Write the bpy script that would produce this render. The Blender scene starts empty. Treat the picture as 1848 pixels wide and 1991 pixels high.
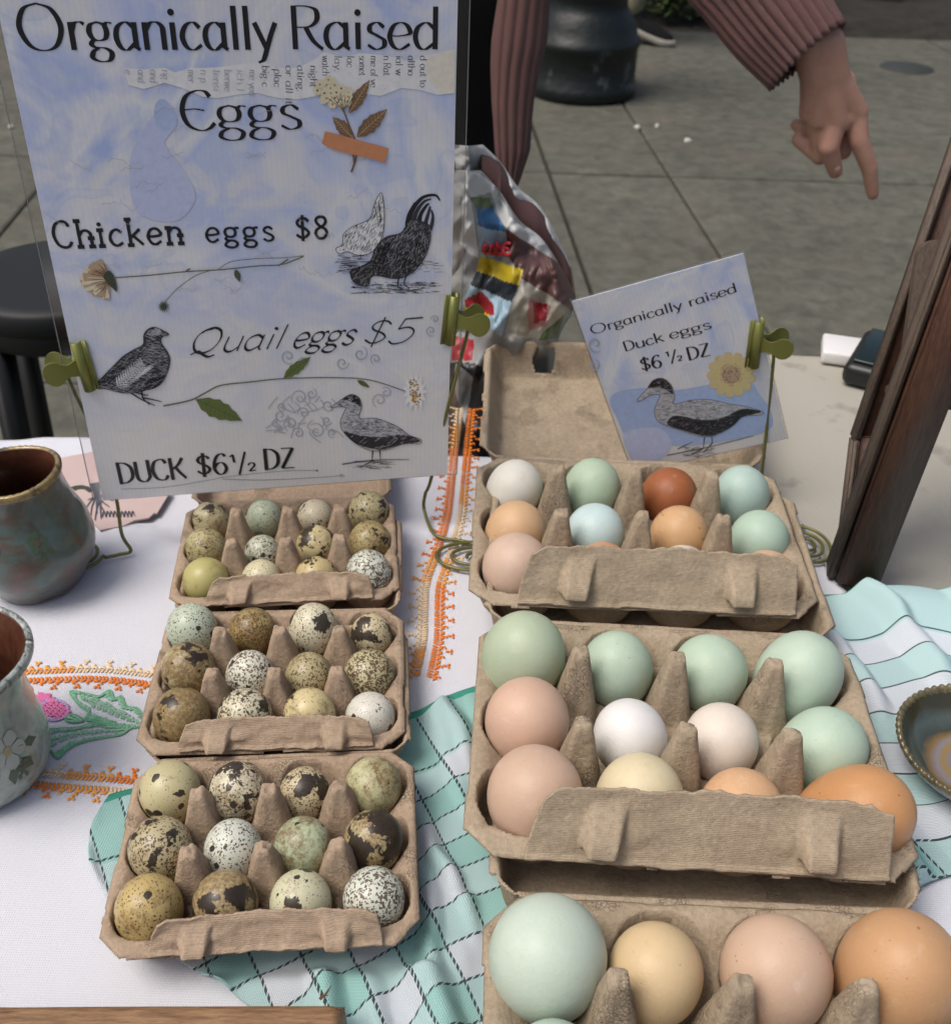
import bpy, bmesh, math, random
import numpy as np
from mathutils import Vector, Matrix
from math import sin, cos, pi, radians, sqrt, atan2

# ------------------------------------------------------------------ camera, sky, sun
T = 0.75                      # level of the cloth surface on the stall table
F = 2037.0; PITCH = radians(35.79); ROLL = radians(1.86); CZ = T + 0.425
_fw = Vector((0, cos(PITCH), -sin(PITCH))); _dn = Vector((0, -sin(PITCH), -cos(PITCH))); _rt = Vector((1, 0, 0))
R2 = cos(ROLL)*_rt - sin(ROLL)*_dn; D2 = sin(ROLL)*_rt + cos(ROLL)*_dn
O = Vector((0, 0, CZ))
scene = bpy.context.scene
col = scene.collection
cam = bpy.data.objects.new('camera', bpy.data.cameras.new('camera')); col.objects.link(cam)
m3 = Matrix((R2, -D2, -_fw)).transposed()
cam.matrix_world = Matrix.Translation(O) @ m3.to_4x4()
cam.data.sensor_fit = 'HORIZONTAL'; cam.data.sensor_width = 36; cam.data.lens = 36*F/1848
cam.data.clip_start = .02; cam.data.clip_end = 200
cam.data.dof.use_dof = True; cam.data.dof.focus_distance = .50; cam.data.dof.aperture_fstop = 19
scene.camera = cam
SUN_EL = radians(62); SUN_AZ = radians(248)     # azimuth from +Y towards +X
w = bpy.data.worlds.new('World'); scene.world = w; w.use_nodes = True
nt = w.node_tree; bg = nt.nodes['Background']
sky = nt.nodes.new('ShaderNodeTexSky'); sky.sky_type = 'NISHITA'; sky.sun_disc = False
sky.sun_elevation = SUN_EL; sky.sun_rotation = SUN_AZ; sky.dust_density = 6; sky.air_density = 1.0; sky.ozone_density = .6
nt.links.new(sky.outputs[0], bg.inputs[0]); bg.inputs[1].default_value = .105
sun = bpy.data.objects.new('sun', bpy.data.lights.new('sun', 'SUN')); col.objects.link(sun)
sun.data.energy = 1.95; sun.data.angle = radians(30); sun.data.color = (1, .965, .92)
sd = Vector((sin(SUN_AZ)*cos(SUN_EL), cos(SUN_AZ)*cos(SUN_EL), sin(SUN_EL)))
sun.rotation_euler = (-sd).to_track_quat('-Z', 'Y').to_euler()
vs = scene.view_settings; vs.view_transform = 'Standard'; vs.look = 'None'; vs.exposure = 0.06; vs.gamma = 1; vs.use_curve_mapping = False
scene.cycles.use_denoising = True

# ------------------------------------------------------------------ helpers: where things stand
def ray(x, y): return _fw + R2*((x-924)/F) + D2*((y-995.5)/F)
def onz(x, y, z):
    d = ray(x, y); return O + d*((z-CZ)/d.z)
def ony(x, y, Y):
    d = ray(x, y); return O + d*(Y/d.y)
def depth(p): return (Vector(p)-O).dot(_fw)
def onplane(x, y, o, n):
    d = ray(x, y); return O + d*((o-O).dot(n)/d.dot(n))

random.seed(7); rng = np.random.default_rng(7)
def vnoise(x, y, seed=0):
    x = np.asarray(x, float); y = np.asarray(y, float)
    xi = np.floor(x).astype(np.int64); yi = np.floor(y).astype(np.int64); xf = x-xi; yf = y-yi
    def h(a, b):
        k = (a*374761393 + b*668265263 + seed*974634777) & 0xffffffff
        k = ((k ^ (k >> 13))*1274126177) & 0xffffffff
        return ((k ^ (k >> 16)) & 0xffff)/65535.0
    u = xf*xf*(3-2*xf); v = yf*yf*(3-2*yf)
    a = h(xi, yi)*(1-u)+h(xi+1, yi)*u; b = h(xi, yi+1)*(1-u)+h(xi+1, yi+1)*u
    return a*(1-v)+b*v-.5
def fbm(x, y, seed=0, octv=4):
    s = 0; a = 1; f = 1
    for i in range(octv):
        s = s + a*vnoise(x*f+i*17.3, y*f-i*9.1, seed+i); a *= .5; f *= 2.03
    return s
def sstep(a, b, x):
    t = np.clip((x-a)/(b-a), 0, 1); return t*t*(3-2*t)

class MB:
    def __init__(s): s.v = []; s.f = []; s.m = []; s.uv = None
    def add(s, V, Fc, mi=0):
        k = len(s.v); s.v += [tuple(p) for p in V]; s.f += [tuple(i+k for i in f) for f in Fc]; s.m += [mi]*len(Fc)
    def box(s, c, d, M=None, mi=0, bev=0):
        x, y, z = d[0]/2, d[1]/2, d[2]/2
        if bev:
            bm = bmesh.new(); bmesh.ops.create_cube(bm, size=1)
            for q in bm.verts: q.co = Vector((q.co.x*2*x, q.co.y*2*y, q.co.z*2*z))
            bmesh.ops.bevel(bm, geom=bm.edges[:], offset=bev, segments=3, affect='EDGES', profile=.5)
            bm.verts.index_update()
            V = [q.co.copy() for q in bm.verts]; Fc = [[q.index for q in f.verts] for f in bm.faces]; bm.free()
        else:
            V = [Vector((a*x, b*y, e*z)) for a in (-1, 1) for b in (-1, 1) for e in (-1, 1)]
            Fc = [(0, 1, 3, 2), (4, 6, 7, 5), (0, 4, 5, 1), (2, 3, 7, 6), (0, 2, 6, 4), (1, 5, 7, 3)]
        if M is not None: V = [M @ q for q in V]
        s.add([q+Vector(c) for q in V], Fc, mi)
    def tube(s, P, r, n=8, mi=0, cap=True):
        P = [Vector(p) for p in P]; V = []; Fc = []; up = Vector((.13, .21, 1)).normalized(); last = None
        for i, p in enumerate(P):
            t = (P[min(i+1, len(P)-1)]-P[max(i-1, 0)]).normalized()
            a = (last - t*last.dot(t)) if last is not None else t.cross(up if abs(t.dot(up)) < .95 else Vector((1, 0, 0)))
            a.normalize(); last = a; b = t.cross(a); rr = r[i] if isinstance(r, (list, tuple)) else r
            V += [p+(a*cos(2*pi*k/n)+b*sin(2*pi*k/n))*rr for k in range(n)]
        for i in range(len(P)-1):
            for k in range(n): Fc.append((i*n+k, i*n+(k+1) % n, (i+1)*n+(k+1) % n, (i+1)*n+k))
        if cap: Fc += [tuple(range(n))[::-1], tuple(range((len(P)-1)*n, len(P)*n))]
        s.add(V, Fc, mi)
    def lathe(s, prof, n=48, c=(0, 0, 0), mod=None, mi=0):
        V = []; Fc = []
        for (r, z) in prof:
            for k in range(n):
                a = 2*pi*k/n; rr, zz = (r, z) if mod is None else mod(r, z, a)
                V.append((c[0]+rr*cos(a), c[1]+rr*sin(a), c[2]+zz))
        for i in range(len(prof)-1):
            for k in range(n): Fc.append((i*n+k, i*n+(k+1) % n, (i+1)*n+(k+1) % n, (i+1)*n+k))
        s.add(V, Fc, mi)
    def capsule(s, a, b, ra, rb, n=12):
        a = Vector(a); b = Vector(b); t = (b-a); L = t.length; t = t/L if L > 1e-6 else Vector((0, 0, 1))
        P = []; R = []
        for k in range(5):
            q = pi/2*k/4; P.append(a - t*ra*cos(q)); R.append(max(ra*sin(q), ra*.02))
        for k in range(5):
            q = pi/2*(4-k)/4; P.append(b + t*rb*cos(q)); R.append(max(rb*sin(q), rb*.02))
        s.tube(P, R, n)
    def build(s, name, mats, parent=None, smooth=True, uv=None):
        me = bpy.data.meshes.new(name); me.from_pydata(s.v, [], s.f)
        for m in (mats if isinstance(mats, (list, tuple)) else [mats]): me.materials.append(m)
        if any(s.m): me.polygons.foreach_set('material_index', s.m)
        if smooth: me.polygons.foreach_set('use_smooth', [True]*len(s.f))
        if uv is not None:
            L = me.uv_layers.new(name='UVMap'); idx = np.zeros(len(me.loops), int); me.loops.foreach_get('vertex_index', idx)
            L.data.foreach_set('uv', np.asarray(uv, float)[idx].ravel())
        me.update(); o = bpy.data.objects.new(name, me); col.objects.link(o)
        if parent: o.parent = parent
        return o
def sharp(o, ang=35):
    me = o.data; bm = bmesh.new(); bm.from_mesh(me)
    bmesh.ops.remove_doubles(bm, verts=bm.verts, dist=1e-6)
    bmesh.ops.recalc_face_normals(bm, faces=bm.faces)
    for e in bm.edges:
        if len(e.link_faces) == 2 and e.calc_face_angle(0) > radians(ang): e.smooth = False
    bm.to_mesh(me); bm.free(); return o
def grid(name, X, Y, Z, mats, parent=None, uv=None, keep=None, solid=0, mi=None):
    ny, nx = X.shape; V = np.stack([X, Y, Z], -1).reshape(-1, 3)
    j, i = np.mgrid[0:ny-1, 0:nx-1]; a = (j*nx+i).ravel(); Q = np.stack([a, a+1, a+nx+1, a+nx], 1)
    if keep is not None:
        kk = keep.ravel(); ok = kk[Q].all(1); Q = Q[ok]
        used = np.zeros(len(V), bool); used[Q.ravel()] = True; re = np.cumsum(used)-1
        V = V[used]; Q = re[Q]
        if uv is not None: uv = uv[used]
    me = bpy.data.meshes.new(name); me.from_pydata(V.tolist(), [], Q.tolist())
    for m in (mats if isinstance(mats, (list, tuple)) else [mats]): me.materials.append(m)
    me.polygons.foreach_set('use_smooth', [True]*len(Q))
    if uv is not None:
        L = me.uv_layers.new(name='UVMap'); idx = np.zeros(len(me.loops), int); me.loops.foreach_get('vertex_index', idx)
        L.data.foreach_set('uv', np.asarray(uv, float)[idx].ravel())
    me.update(); o = bpy.data.objects.new(name, me); col.objects.link(o)
    if parent: o.parent = parent
    if solid:
        md = o.modifiers.new('thickness', 'SOLIDIFY'); md.thickness = solid; md.offset = -1; md.use_even_offset = False
    return o
def empty(name, loc=(0, 0, 0), rz=0):
    o = bpy.data.objects.new(name, None); o.location = loc; o.rotation_euler = (0, 0, rz); o.empty_display_size = .05
    col.objects.link(o); return o
def tag(o, label=None, cat=None, group=None, kind=None):
    if label: o['label'] = label
    if cat: o['category'] = cat
    if group: o['group'] = group
    if kind: o['kind'] = kind
    return o
def crom(P, n=6, closed=False):
    P = [tuple(p) for p in P]; out = []; N = len(P)
    if N < 3: return P
    for i in range(N if closed else N-1):
        g = (lambda k: P[k % N]) if closed else (lambda k: P[max(0, min(N-1, k))])
        p0, p1, p2, p3 = g(i-1), g(i), g(i+1), g(i+2)
        for k in range(n):
            t = k/n
            out.append(tuple(.5*((2*b)+(c-a)*t+(2*a-5*b+4*c-d)*t*t+(3*b-a-3*c+d)*t**3) for a, b, c, d in zip(p0, p1, p2, p3)))
    if not closed: out.append(P[-1])
    return out

# ------------------------------------------------------------------ materials
class NT:
    def __init__(s, name):
        s.m = bpy.data.materials.new(name); s.m.use_nodes = True; s.t = s.m.node_tree; s.b = s.t.nodes['Principled BSDF']
        s.b.inputs['Roughness'].default_value = .8
    def n(s, typ, props=None, **inp):
        q = s.t.nodes.new('ShaderNode'+typ)
        for k, v in (props or {}).items(): setattr(q, k, v)
        for k, v in inp.items(): s.set(q, k, v)
        return q
    def set(s, q, k, v):
        key = int(k[1:]) if (k[0] == 'i' and k[1:].isdigit()) else k.replace('_', ' ')
        sock = q.inputs[key]
        if isinstance(v, bpy.types.NodeSocket): s.t.links.new(v, sock)
        elif isinstance(v, bpy.types.Node): s.t.links.new(v.outputs[0], sock)
        else:
            if isinstance(v, tuple) and len(v) == 3 and sock.type == 'RGBA': v = v+(1,)
            sock.default_value = v
    def math(s, op, a, b=0.0, c=None):
        q = s.n('Math', {'operation': op}); s.set(q, 'i0', a); s.set(q, 'i1', b)
        if c is not None: s.set(q, 'i2', c)
        return q.outputs[0]
    def mix(s, f, a, b, mode='MIX'):
        q = s.n('MixRGB', {'blend_type': mode}); s.set(q, 'i0', f); s.set(q, 'i1', a); s.set(q, 'i2', b); return q.outputs[0]
    def ramp(s, v, *st, interp='LINEAR'):
        q = s.n('ValToRGB'); s.set(q, 'i0', v); cr = q.color_ramp; cr.interpolation = interp
        while len(cr.elements) < len(st): cr.elements.new(.5)
        for e, (p, c) in zip(cr.elements, st):
            e.position = p; e.color = (c+(1,)) if isinstance(c, tuple) else (c, c, c, 1)
        return q.outputs[0]
    def noise(s, scale, det=4, rough=.55, vec=None, dist=0):
        q = s.n('TexNoise', Scale=scale, Detail=det, Roughness=rough, Distortion=dist)
        if vec is not None: s.set(q, 'Vector', vec)
        return q.outputs[0]
    def vor(s, scale, vec=None, feat='F1', rnd=1.0):
        q = s.n('TexVoronoi', {'feature': feat}, Scale=scale, Randomness=rnd)
        if vec is not None: s.set(q, 'Vector', vec)
        return q
    def obj(s): return s.n('TexCoord').outputs['Object']
    def uv(s): return s.n('TexCoord').outputs['UV']
    def off(s, vec, off, sc=(1, 1, 1)):
        q = s.n('Mapping'); s.set(q, 'Vector', vec); q.inputs['Location'].default_value = off; q.inputs['Scale'].default_value = sc; return q.outputs[0]
    def bump(s, h, dist=.001, strength=1.0):
        q = s.n('Bump', Strength=strength, Distance=dist); s.set(q, 'Height', h); s.set(s.b, 'Normal', q.outputs[0]); return q
    def color(s, c): s.set(s.b, 'Base_Color', c)
    def p(s, **k):
        for a, v in k.items(): s.set(s.b, a, v)
        return s
def plain(name, c, rough=.7, nz=0, nscale=60, bump=0, **k):
    q = NT(name); vec = q.obj()
    if nz:
        f = q.noise(nscale, 5, .6, vec); q.color(q.mix(f, tuple(x*(1-nz) for x in c), tuple(min(1, x*(1+nz)) for x in c)))
    else: q.color(c)
    if bump: q.bump(q.noise(nscale*2, 4, .6, vec), bump)
    q.p(Roughness=rough, **k); return q.m

def pulp_mat(name, rib=False, tint=(1, 1, 1)):
    q = NT(name); v = q.obj()
    a = q.noise(45, 5, .6, v); b = q.noise(420, 4, .65, v); c = q.noise(1700, 3, .6, v)
    base = q.ramp(a, (.25, tuple(x*t for x, t in zip((.345, .275, .195), tint))), (.75, tuple(x*t for x, t in zip((.445, .36, .26), tint))))
    base = q.mix(.6, base, q.ramp(b, (.3, .38), (.7, .64)), 'OVERLAY')
    base = q.mix(q.math('MULTIPLY', q.ramp(c, (.6, 0.), (.72, 1.)), .22), base, (.56, .44, .31))
    fleck = q.ramp(q.noise(900, 2, .5, q.off(v, (3, 1, 2), (1, .25, 1))), (.72, 0.), (.76, 1.))
    base = q.mix(q.math('MULTIPLY', fleck, .5), base, (.10, .07, .045))
    # fine creases where the pulp cracked while drying
    wv = q.n('VectorMath', {'operation': 'ADD'}); q.set(wv, 'i0', v); nn = q.n('TexNoise', Scale=90.0, Detail=3.0); q.set(nn, 'Vector', v)
    sc = q.n('VectorMath', {'operation': 'SCALE'}); q.set(sc, 'i0', nn.outputs['Color']); sc.inputs['Scale'].default_value = .006; q.set(wv, 'i1', sc)
    cr = q.vor(620, wv.outputs[0], 'DISTANCE_TO_EDGE').outputs['Distance']
    crk = q.ramp(cr, (0., 1.), (.06, 0.)); zone = q.ramp(q.noise(38, 3, .5, q.off(v, (5, 2, 0))), (.56, 0.), (.66, 1.))
    crk = q.math('MULTIPLY', q.math('MULTIPLY', crk, zone), 0.0 if rib else 1.0)
    base = q.mix(q.math('MULTIPLY', crk, .35), base, (.13, .085, .05))
    q.color(base)
    h = q.math('ADD', q.math('MULTIPLY', b, .8), q.math('MULTIPLY', c, .45)); h = q.math('ADD', h, q.math('MULTIPLY', a, 1.2)); h = q.math('SUBTRACT', h, q.math('MULTIPLY', crk, 1.0))
    if rib:
        wq = q.n('TexWave', {'wave_type': 'BANDS', 'bands_direction': 'Z'}, Scale=420.0, Distortion=.8, Detail=1.0); q.set(wq, 'Vector', v)
        h = q.math('ADD', h, q.math('MULTIPLY', wq.outputs['Fac'], .13))
    q.bump(h, .0007 if rib else .0012, .9); q.p(Roughness=.95); q.b.inputs['Specular IOR Level'].default_value = .15
    return q.m
M_PULP = pulp_mat('moulded_pulp'); M_FLAP = pulp_mat('ribbed_pulp', True); M_PULPQ = pulp_mat('quail_carton_pulp', False, (1.05, .98, .98)); M_FLAPQ = pulp_mat('quail_flap_pulp', True, (1.05, .98, .98))

def hen_mat(name, c, speck=0.0, sc=(.10, .05, .02), seed=0, mott=.09):
    q = NT(name); v = q.off(q.obj(), (seed*3.1, seed*1.7, seed*.9))
    a = q.noise(50, 4, .6, v); b = q.noise(1400, 2, .5, v)
    base = q.mix(a, tuple(x*(1-mott*1.5) for x in c), tuple(min(1, x*(1+mott)) for x in c))
    base = q.mix(q.math('MULTIPLY', q.ramp(b, (.55, 0.), (.75, 1.)), .10), base, tuple(x*.7 for x in c))
    vo = q.vor(330, v); r = q.n('SeparateColor'); q.set(r, 0 and 'x' or 'i0', vo.outputs['Color'])
    lim = q.math('MULTIPLY', q.math('POWER', r.outputs[0], 5.0), .30*(.35+speck))
    m = q.math('LESS_THAN', vo.outputs['Distance'], lim)
    base = q.mix(q.math('MULTIPLY', m, .35+.3*speck), base, sc)
    sm = q.ramp(q.noise(85, 5, .7, q.off(v, (7, 3, 1), (1, 1, .5))), (.62, 0.), (.74, .30)); base = q.mix(sm, base, tuple(x*y for x, y in zip(c, (.70, .62, .52))))
    ck = q.ramp(q.noise(120, 5, .65, q.off(v, (1, 8, 4))), (.58, 0.), (.72, .28)); base = q.mix(ck, base, tuple(min(1, x*.6+.34) for x in c))
    q.color(base); q.set(q.b, 'Roughness', q.ramp(ck, (0., .44), (.28, .7)))
    h = q.math('ADD', q.math('MULTIPLY', b, 1.0), q.noise(600, 3, .5, v)); q.bump(h, .0002, .7)
    q.p(Subsurface_Weight=.12, Subsurface_Scale=.004); q.b.inputs['Specular IOR Level'].default_value = .38
    q.b.inputs['Subsurface Radius'].default_value = (1, .6, .4)
    return q.m
def quail_mat(name, base, fine=.5, spot=.4, blot=.0, mott=.0, seed=0, dark=(.022, .015, .012), brown=(.16, .085, .03), fs=950, ss=210, bs=75):
    q = NT(name); v0 = q.off(q.obj(), (seed*2.3+1, seed*1.1, seed*.7))
    nn = q.n('TexNoise', Scale=330.0, Detail=3.0); q.set(nn, 'Vector', v0)
    sc = q.n('VectorMath', {'operation': 'SCALE'}); q.set(sc, 'i0', nn.outputs['Color']); sc.inputs['Scale'].default_value = .0026
    v = q.n('VectorMath', {'operation': 'ADD'}); q.set(v, 'i0', v0); q.set(v, 'i1', sc); v = v.outputs[0]
    colr = q.mix(q.noise(70, 4, .6, v0), tuple(x*.86 for x in base), tuple(min(1, x*1.1) for x in base))
    if mott:
        f = q.ramp(q.noise(75, 7, .72, v0), (max(.02, .62-mott*.45), 0.), (max(.1, .78-mott*.45), 1.))
        g = q.ramp(q.noise(600, 3, .6, v0), (.3, .4), (.6, 1.))
        colr = q.mix(q.math('MULTIPLY', q.math('MULTIPLY', f, g), .85), colr, brown)
    vo = q.vor(fs, v); r = q.n('SeparateColor'); q.set(r, 'i0', vo.outputs['Color'])
    lim = q.math('MULTIPLY', q.math('POWER', r.outputs[0], .8), fine*.86)
    m = q.math('LESS_THAN', vo.outputs['Distance'], lim)
    colr = q.mix(q.math('MULTIPLY', m, .92), colr, tuple(a*.6+b*.4 for a, b in zip(dark, brown)))
    vo = q.vor(ss, v); r = q.n('SeparateColor'); q.set(r, 'i0', vo.outputs['Color'])
    lim = q.math('MULTIPLY', q.math('POWER', r.outputs[0], 2.2), spot*.62)
    m2 = q.math('LESS_THAN', vo.outputs['Distance'], lim)
    colr = q.mix(q.math('MULTIPLY', m2, .95), colr, dark)
    if blot:
        f = q.ramp(q.noise(bs, 5, .62, q.off(v, (9, 4, 2))), (.665-blot*.135, 0.), (.68-blot*.135, 1.))
        colr = q.mix(q.math('MULTIPLY', f, .95), colr, dark)
    q.color(colr); q.bump(q.noise(1500, 2, .5, v0), .00012, .5)
    q.p(Roughness=.36, Subsurface_Weight=.05, Subsurface_Scale=.002); q.b.inputs['Specular IOR Level'].default_value = .42
    return q.m

def cloth_mat(name, c, scale=900, amt=.12):
    q = NT(name); v = q.obj()
    wx = q.n('TexWave', {'wave_type': 'BANDS', 'bands_direction': 'X'}, Scale=scale/3.2, Distortion=1.2, Detail=2.0); q.set(wx, 'Vector', v)
    wy = q.n('TexWave', {'wave_type': 'BANDS', 'bands_direction': 'Y'}, Scale=scale/3.2, Distortion=1.2, Detail=2.0); q.set(wy, 'Vector', v)
    h = q.math('MULTIPLY', wx.outputs['Fac'], wy.outputs['Fac']); n = q.noise(22, 5, .6, v); n2 = q.noise(700, 3, .6, v)
    base = q.mix(q.math('MULTIPLY', h, amt), c, tuple(x*.72 for x in c)); base = q.mix(q.math('MULTIPLY', n, .10), base, tuple(x*.8 for x in c))
    q.color(base); q.bump(q.math('ADD', q.math('MULTIPLY', h, .6), n2), .0004, .6); q.p(Roughness=.92); q.b.inputs['Specular IOR Level'].default_value = .15
    return q.m
M_WHITE = cloth_mat('white_cotton', (.66, .67, .73)); M_CANVAS = cloth_mat('beige_canvas', (.42, .40, .345), 500, .25)
def stain(m, colr, scale, lo, hi, amt):
    t = m.node_tree; b = t.nodes['Principled BSDF']; l = b.inputs['Base Color'].links[0].from_socket
    n = t.nodes.new('ShaderNodeTexNoise'); n.inputs['Scale'].default_value = scale; n.inputs['Detail'].default_value = 5
    tc = t.nodes.new('ShaderNodeTexCoord'); t.links.new(tc.outputs['Object'], n.inputs['Vector'])
    r = t.nodes.new('ShaderNodeValToRGB'); r.color_ramp.elements[0].position = lo; r.color_ramp.elements[0].color = (0, 0, 0, 1)
    r.color_ramp.elements[1].position = hi; r.color_ramp.elements[1].color = (amt, amt, amt, 1); t.links.new(n.outputs[0], r.inputs[0])
    x = t.nodes.new('ShaderNodeMixRGB'); t.links.new(r.outputs[0], x.inputs[0]); t.links.new(l, x.inputs[1]); x.inputs[2].default_value = colr+(1,)
    t.links.new(x.outputs[0], b.inputs['Base Color'])
stain(M_CANVAS, (.2, .18, .15), 26, .62, .7, .5)

def towel_mat():
    q = NT('woven_check'); uv = q.uv(); s = q.n('SeparateXYZ'); q.set(s, 'i0', uv); U, V = s.outputs[0], s.outputs[1]
    per = .038
    def band(x, o): return q.math('GREATER_THAN', q.math('FRACT', q.math('DIVIDE', q.math('ADD', x, o), per)), .5)
    def line(x, o):
        f = q.math('FRACT', q.math('DIVIDE', q.math('ADD', x, o), per/2)); return q.math('LESS_THAN', q.math('ABSOLUTE', q.math('SUBTRACT', f, .5)), .034)
    bu = band(U, 0.0); bv = band(V, 10*per)
    border = q.math('LESS_THAN', V, .040); bv = q.math('MAXIMUM', bv, border)
    tot = q.math('MULTIPLY', q.math('ADD', bu, bv), .5)
    th = 1250
    ca = q.math('SINE', q.math('MULTIPLY', U, th*pi)); cb = q.math('SINE', q.math('MULTIPLY', V, th*pi))
    over = q.math('GREATER_THAN', q.math('MULTIPLY', ca, cb), 0.0)
    c = q.ramp(tot, (0., (.76, .78, .86)), (.5, (.50, .73, .73)), (1., (.30, .62, .56)))
    c = q.mix(q.math('MULTIPLY', over, .38), c, (.62, .68, .70))
    hgt = q.math('MULTIPLY', q.math('ABSOLUTE', ca), q.math('ABSOLUTE', cb))
    c = q.mix(q.math('MULTIPLY', q.math('SUBTRACT', 1.0, hgt), .22), c, (.16, .34, .34))
    hem = q.math('LESS_THAN', V, .0045); c = q.mix(hem, c, (.03, .34, .24))
    lu = q.math('MULTIPLY', line(U, per/4), q.math('SUBTRACT', 1.0, hem)); lv = q.math('MULTIPLY', line(V, per/4), q.math('GREATER_THAN', V, .034))
    du = q.math('GREATER_THAN', q.math('SINE', q.math('ADD', q.math('MULTIPLY', V, 560*pi), q.math('MULTIPLY', U, 900*pi))), -.62)
    dv = q.math('GREATER_THAN', q.math('SINE', q.math('ADD', q.math('MULTIPLY', U, 560*pi), q.math('MULTIPLY', V, 900*pi))), -.62)
    ln = q.math('MAXIMUM', q.math('MULTIPLY', lu, du), q.math('MULTIPLY', lv, dv))
    c = q.mix(q.math('MULTIPLY', ln, .96), c, (.012, .014, .02))
    n = q.noise(30, 4, .6, q.obj()); c = q.mix(q.math('MULTIPLY', n, .2), c, (.42, .55, .56))
    q.color(c); q.bump(q.math('ADD', hgt, q.math('MULTIPLY', q.noise(900, 3, .6, q.obj()), .8)), .0006, .7); q.p(Roughness=.93); q.b.inputs['Specular IOR Level'].default_value = .12
    return q.m
M_TOWEL = towel_mat()

def wood_mat(name, c1, c2, axis=(1, 1, 1), rough=.5, sc=14):
    q = NT(name); v = q.off(q.obj(), (0, 0, 0), axis)
    a = q.noise(sc*4, 6, .65, v, .4); b = q.noise(sc*18, 4, .6, v, .2)
    c = q.ramp(a, (.3, c1), (.7, c2)); c = q.mix(.45, c, q.ramp(b, (.3, .3), (.7, .65)), 'OVERLAY')
    q.color(c); q.bump(q.math('ADD', a, b), .0006, .6); q.p(Roughness=rough); return q.m
M_DARKWOOD = wood_mat('dark_stained_wood', (.042, .018, .011), (.115, .052, .030), (12, 12, 1.2), .42)
M_GREYWOOD = wood_mat('grey_brown_wood', (.075, .052, .038), (.16, .12, .09), (12, 12, 1), .6)  # lighter grey-brown wood for the side strips and the slat
M_OLDWOOD = wood_mat('weathered_brown_wood', (.12, .055, .022), (.38, .22, .105), (1.2, 12, 12), .55)
def concrete():
    q = NT('pavement_concrete'); v = q.n('NewGeometry').outputs['Position']
    a = q.noise(1.6, 6, .62, v); b = q.noise(16, 6, .65, v, .5); c = q.noise(160, 4, .7, v)
    base = q.ramp(a, (.3, (.080, .080, .060)), (.7, (.118, .117, .090)))
    base = q.mix(.75, base, q.ramp(b, (.35, .30), (.65, .66)), 'OVERLAY'); base = q.mix(.4, base, q.ramp(c, (.3, .35), (.7, .65)), 'OVERLAY')
    br = q.ramp(q.noise(3.1, 5, .6, q.off(v, (4, 1, 0))), (.52, 0.), (.66, .35)); base = q.mix(br, base, (.13, .105, .085)); sp = q.vor(2.3, v); spc = q.n('SeparateColor'); q.set(spc, 'i0', sp.outputs['Color']); gum = q.math('LESS_THAN', sp.outputs['Distance'], q.math('MULTIPLY', q.math('POWER', spc.outputs[0], 4.0), .09)); base = q.mix(q.math('MULTIPLY', gum, .55), base, (.05, .05, .042)); base = q.mix(q.ramp(q.noise(5, 6, .75, q.off(v, (1, 6, 0))), (.6, 0.), (.72, .45)), base, (.20, .195, .165))
    q.color(base); q.bump(q.math('ADD', b, c), .003, .5); q.p(Roughness=.85); return q.m
M_CONC = concrete(); M_JOINT = plain('joint_dirt', (.045, .042, .034), .95, .3, 30)
def clip_m(name, c):
    q = NT(name); v = q.obj(); q.color(q.mix(q.noise(120, 3, .5, v), tuple(x*.9 for x in c), c)); q.p(Metallic=.35, Roughness=.38); return q.m
M_CLIP = clip_m('olive_green_enamel', (.205, .215, .055)); M_WIRE = clip_m('green_gold_wire', (.17, .165, .05))
def film():
    q = NT('clear_laminate'); t = q.t; out = t.nodes['Material Output']
    tr = q.n('BsdfTransparent', Color=(.985, .985, .985)); gl = q.n('BsdfGlossy', Color=(1, 1, 1), Roughness=.12)
    fr = q.n('Fresnel', IOR=1.45); f = q.math('MULTIPLY', fr, 1.0); f = q.math('ADD', f, .035)
    mx = q.n('MixShader'); q.set(mx, 'i0', f); q.set(mx, 'i1', tr.outputs[0]); q.set(mx, 'i2', gl.outputs[0]); t.links.new(mx.outputs[0], out.inputs[0]); return q.m
M_FILM = film()
def paper(name, seed, bottom):
    q = NT(name); v = q.off(q.obj(), (seed, seed*.7, 0)); s = q.n('SeparateXYZ'); q.set(s, 'i0', q.obj())
    a = q.noise(9, 4, .5, v, 1.5); b = q.noise(26, 5, .6, v, 1.0); c = q.noise(240, 4, .7, v)
    base = q.ramp(a, (.32, (.62, .70, .82)), (.44, (.48, .57, .86)), (.55, (.78, .80, .85)), (.66, (.42, .53, .84)))
    base = q.mix(q.ramp(b, (.45, 0.), (.62, .75)), base, (.76, .76, .78))
    edge = q.ramp(q.noise(17, 2, .4, q.off(v, (2, 5, 0)), 2.0), (.57, 0.), (.585, .35), (.66, 0.)); base = q.mix(edge, base, (.42, .53, .80))
    f = q.ramp(q.math('ADD', q.math('DIVIDE', s.outputs[2], bottom), q.math('MULTIPLY', a, .5)), (.35, .8), (.85, 0.))
    base = q.mix(f, base, (.79, .77, .73))
    base = q.mix(.12, base, q.ramp(c, (.35, .35), (.6, .65)), 'OVERLAY')
    wv = q.n('TexWave', {'wave_type': 'BANDS', 'bands_direction': 'X'}, Scale=115.0, Distortion=1.5, Detail=2.0, Detail_Scale=3.0); q.set(wv, 'Vector', q.obj())
    base = q.mix(q.math('MULTIPLY', wv.outputs['Fac'], .09), base, (.45, .48, .58))
    q.color(base); q.p(Roughness=.35); q.b.inputs['Specular IOR Level'].default_value = .3; return q.m
INK = plain('printed_black_ink', (.012, .012, .016), .45); INK2 = plain('printed_grey_ink', (.07, .075, .09), .5); INKL = plain('printed_pale_grey_ink', (.42, .44, .50), .5)
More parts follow.
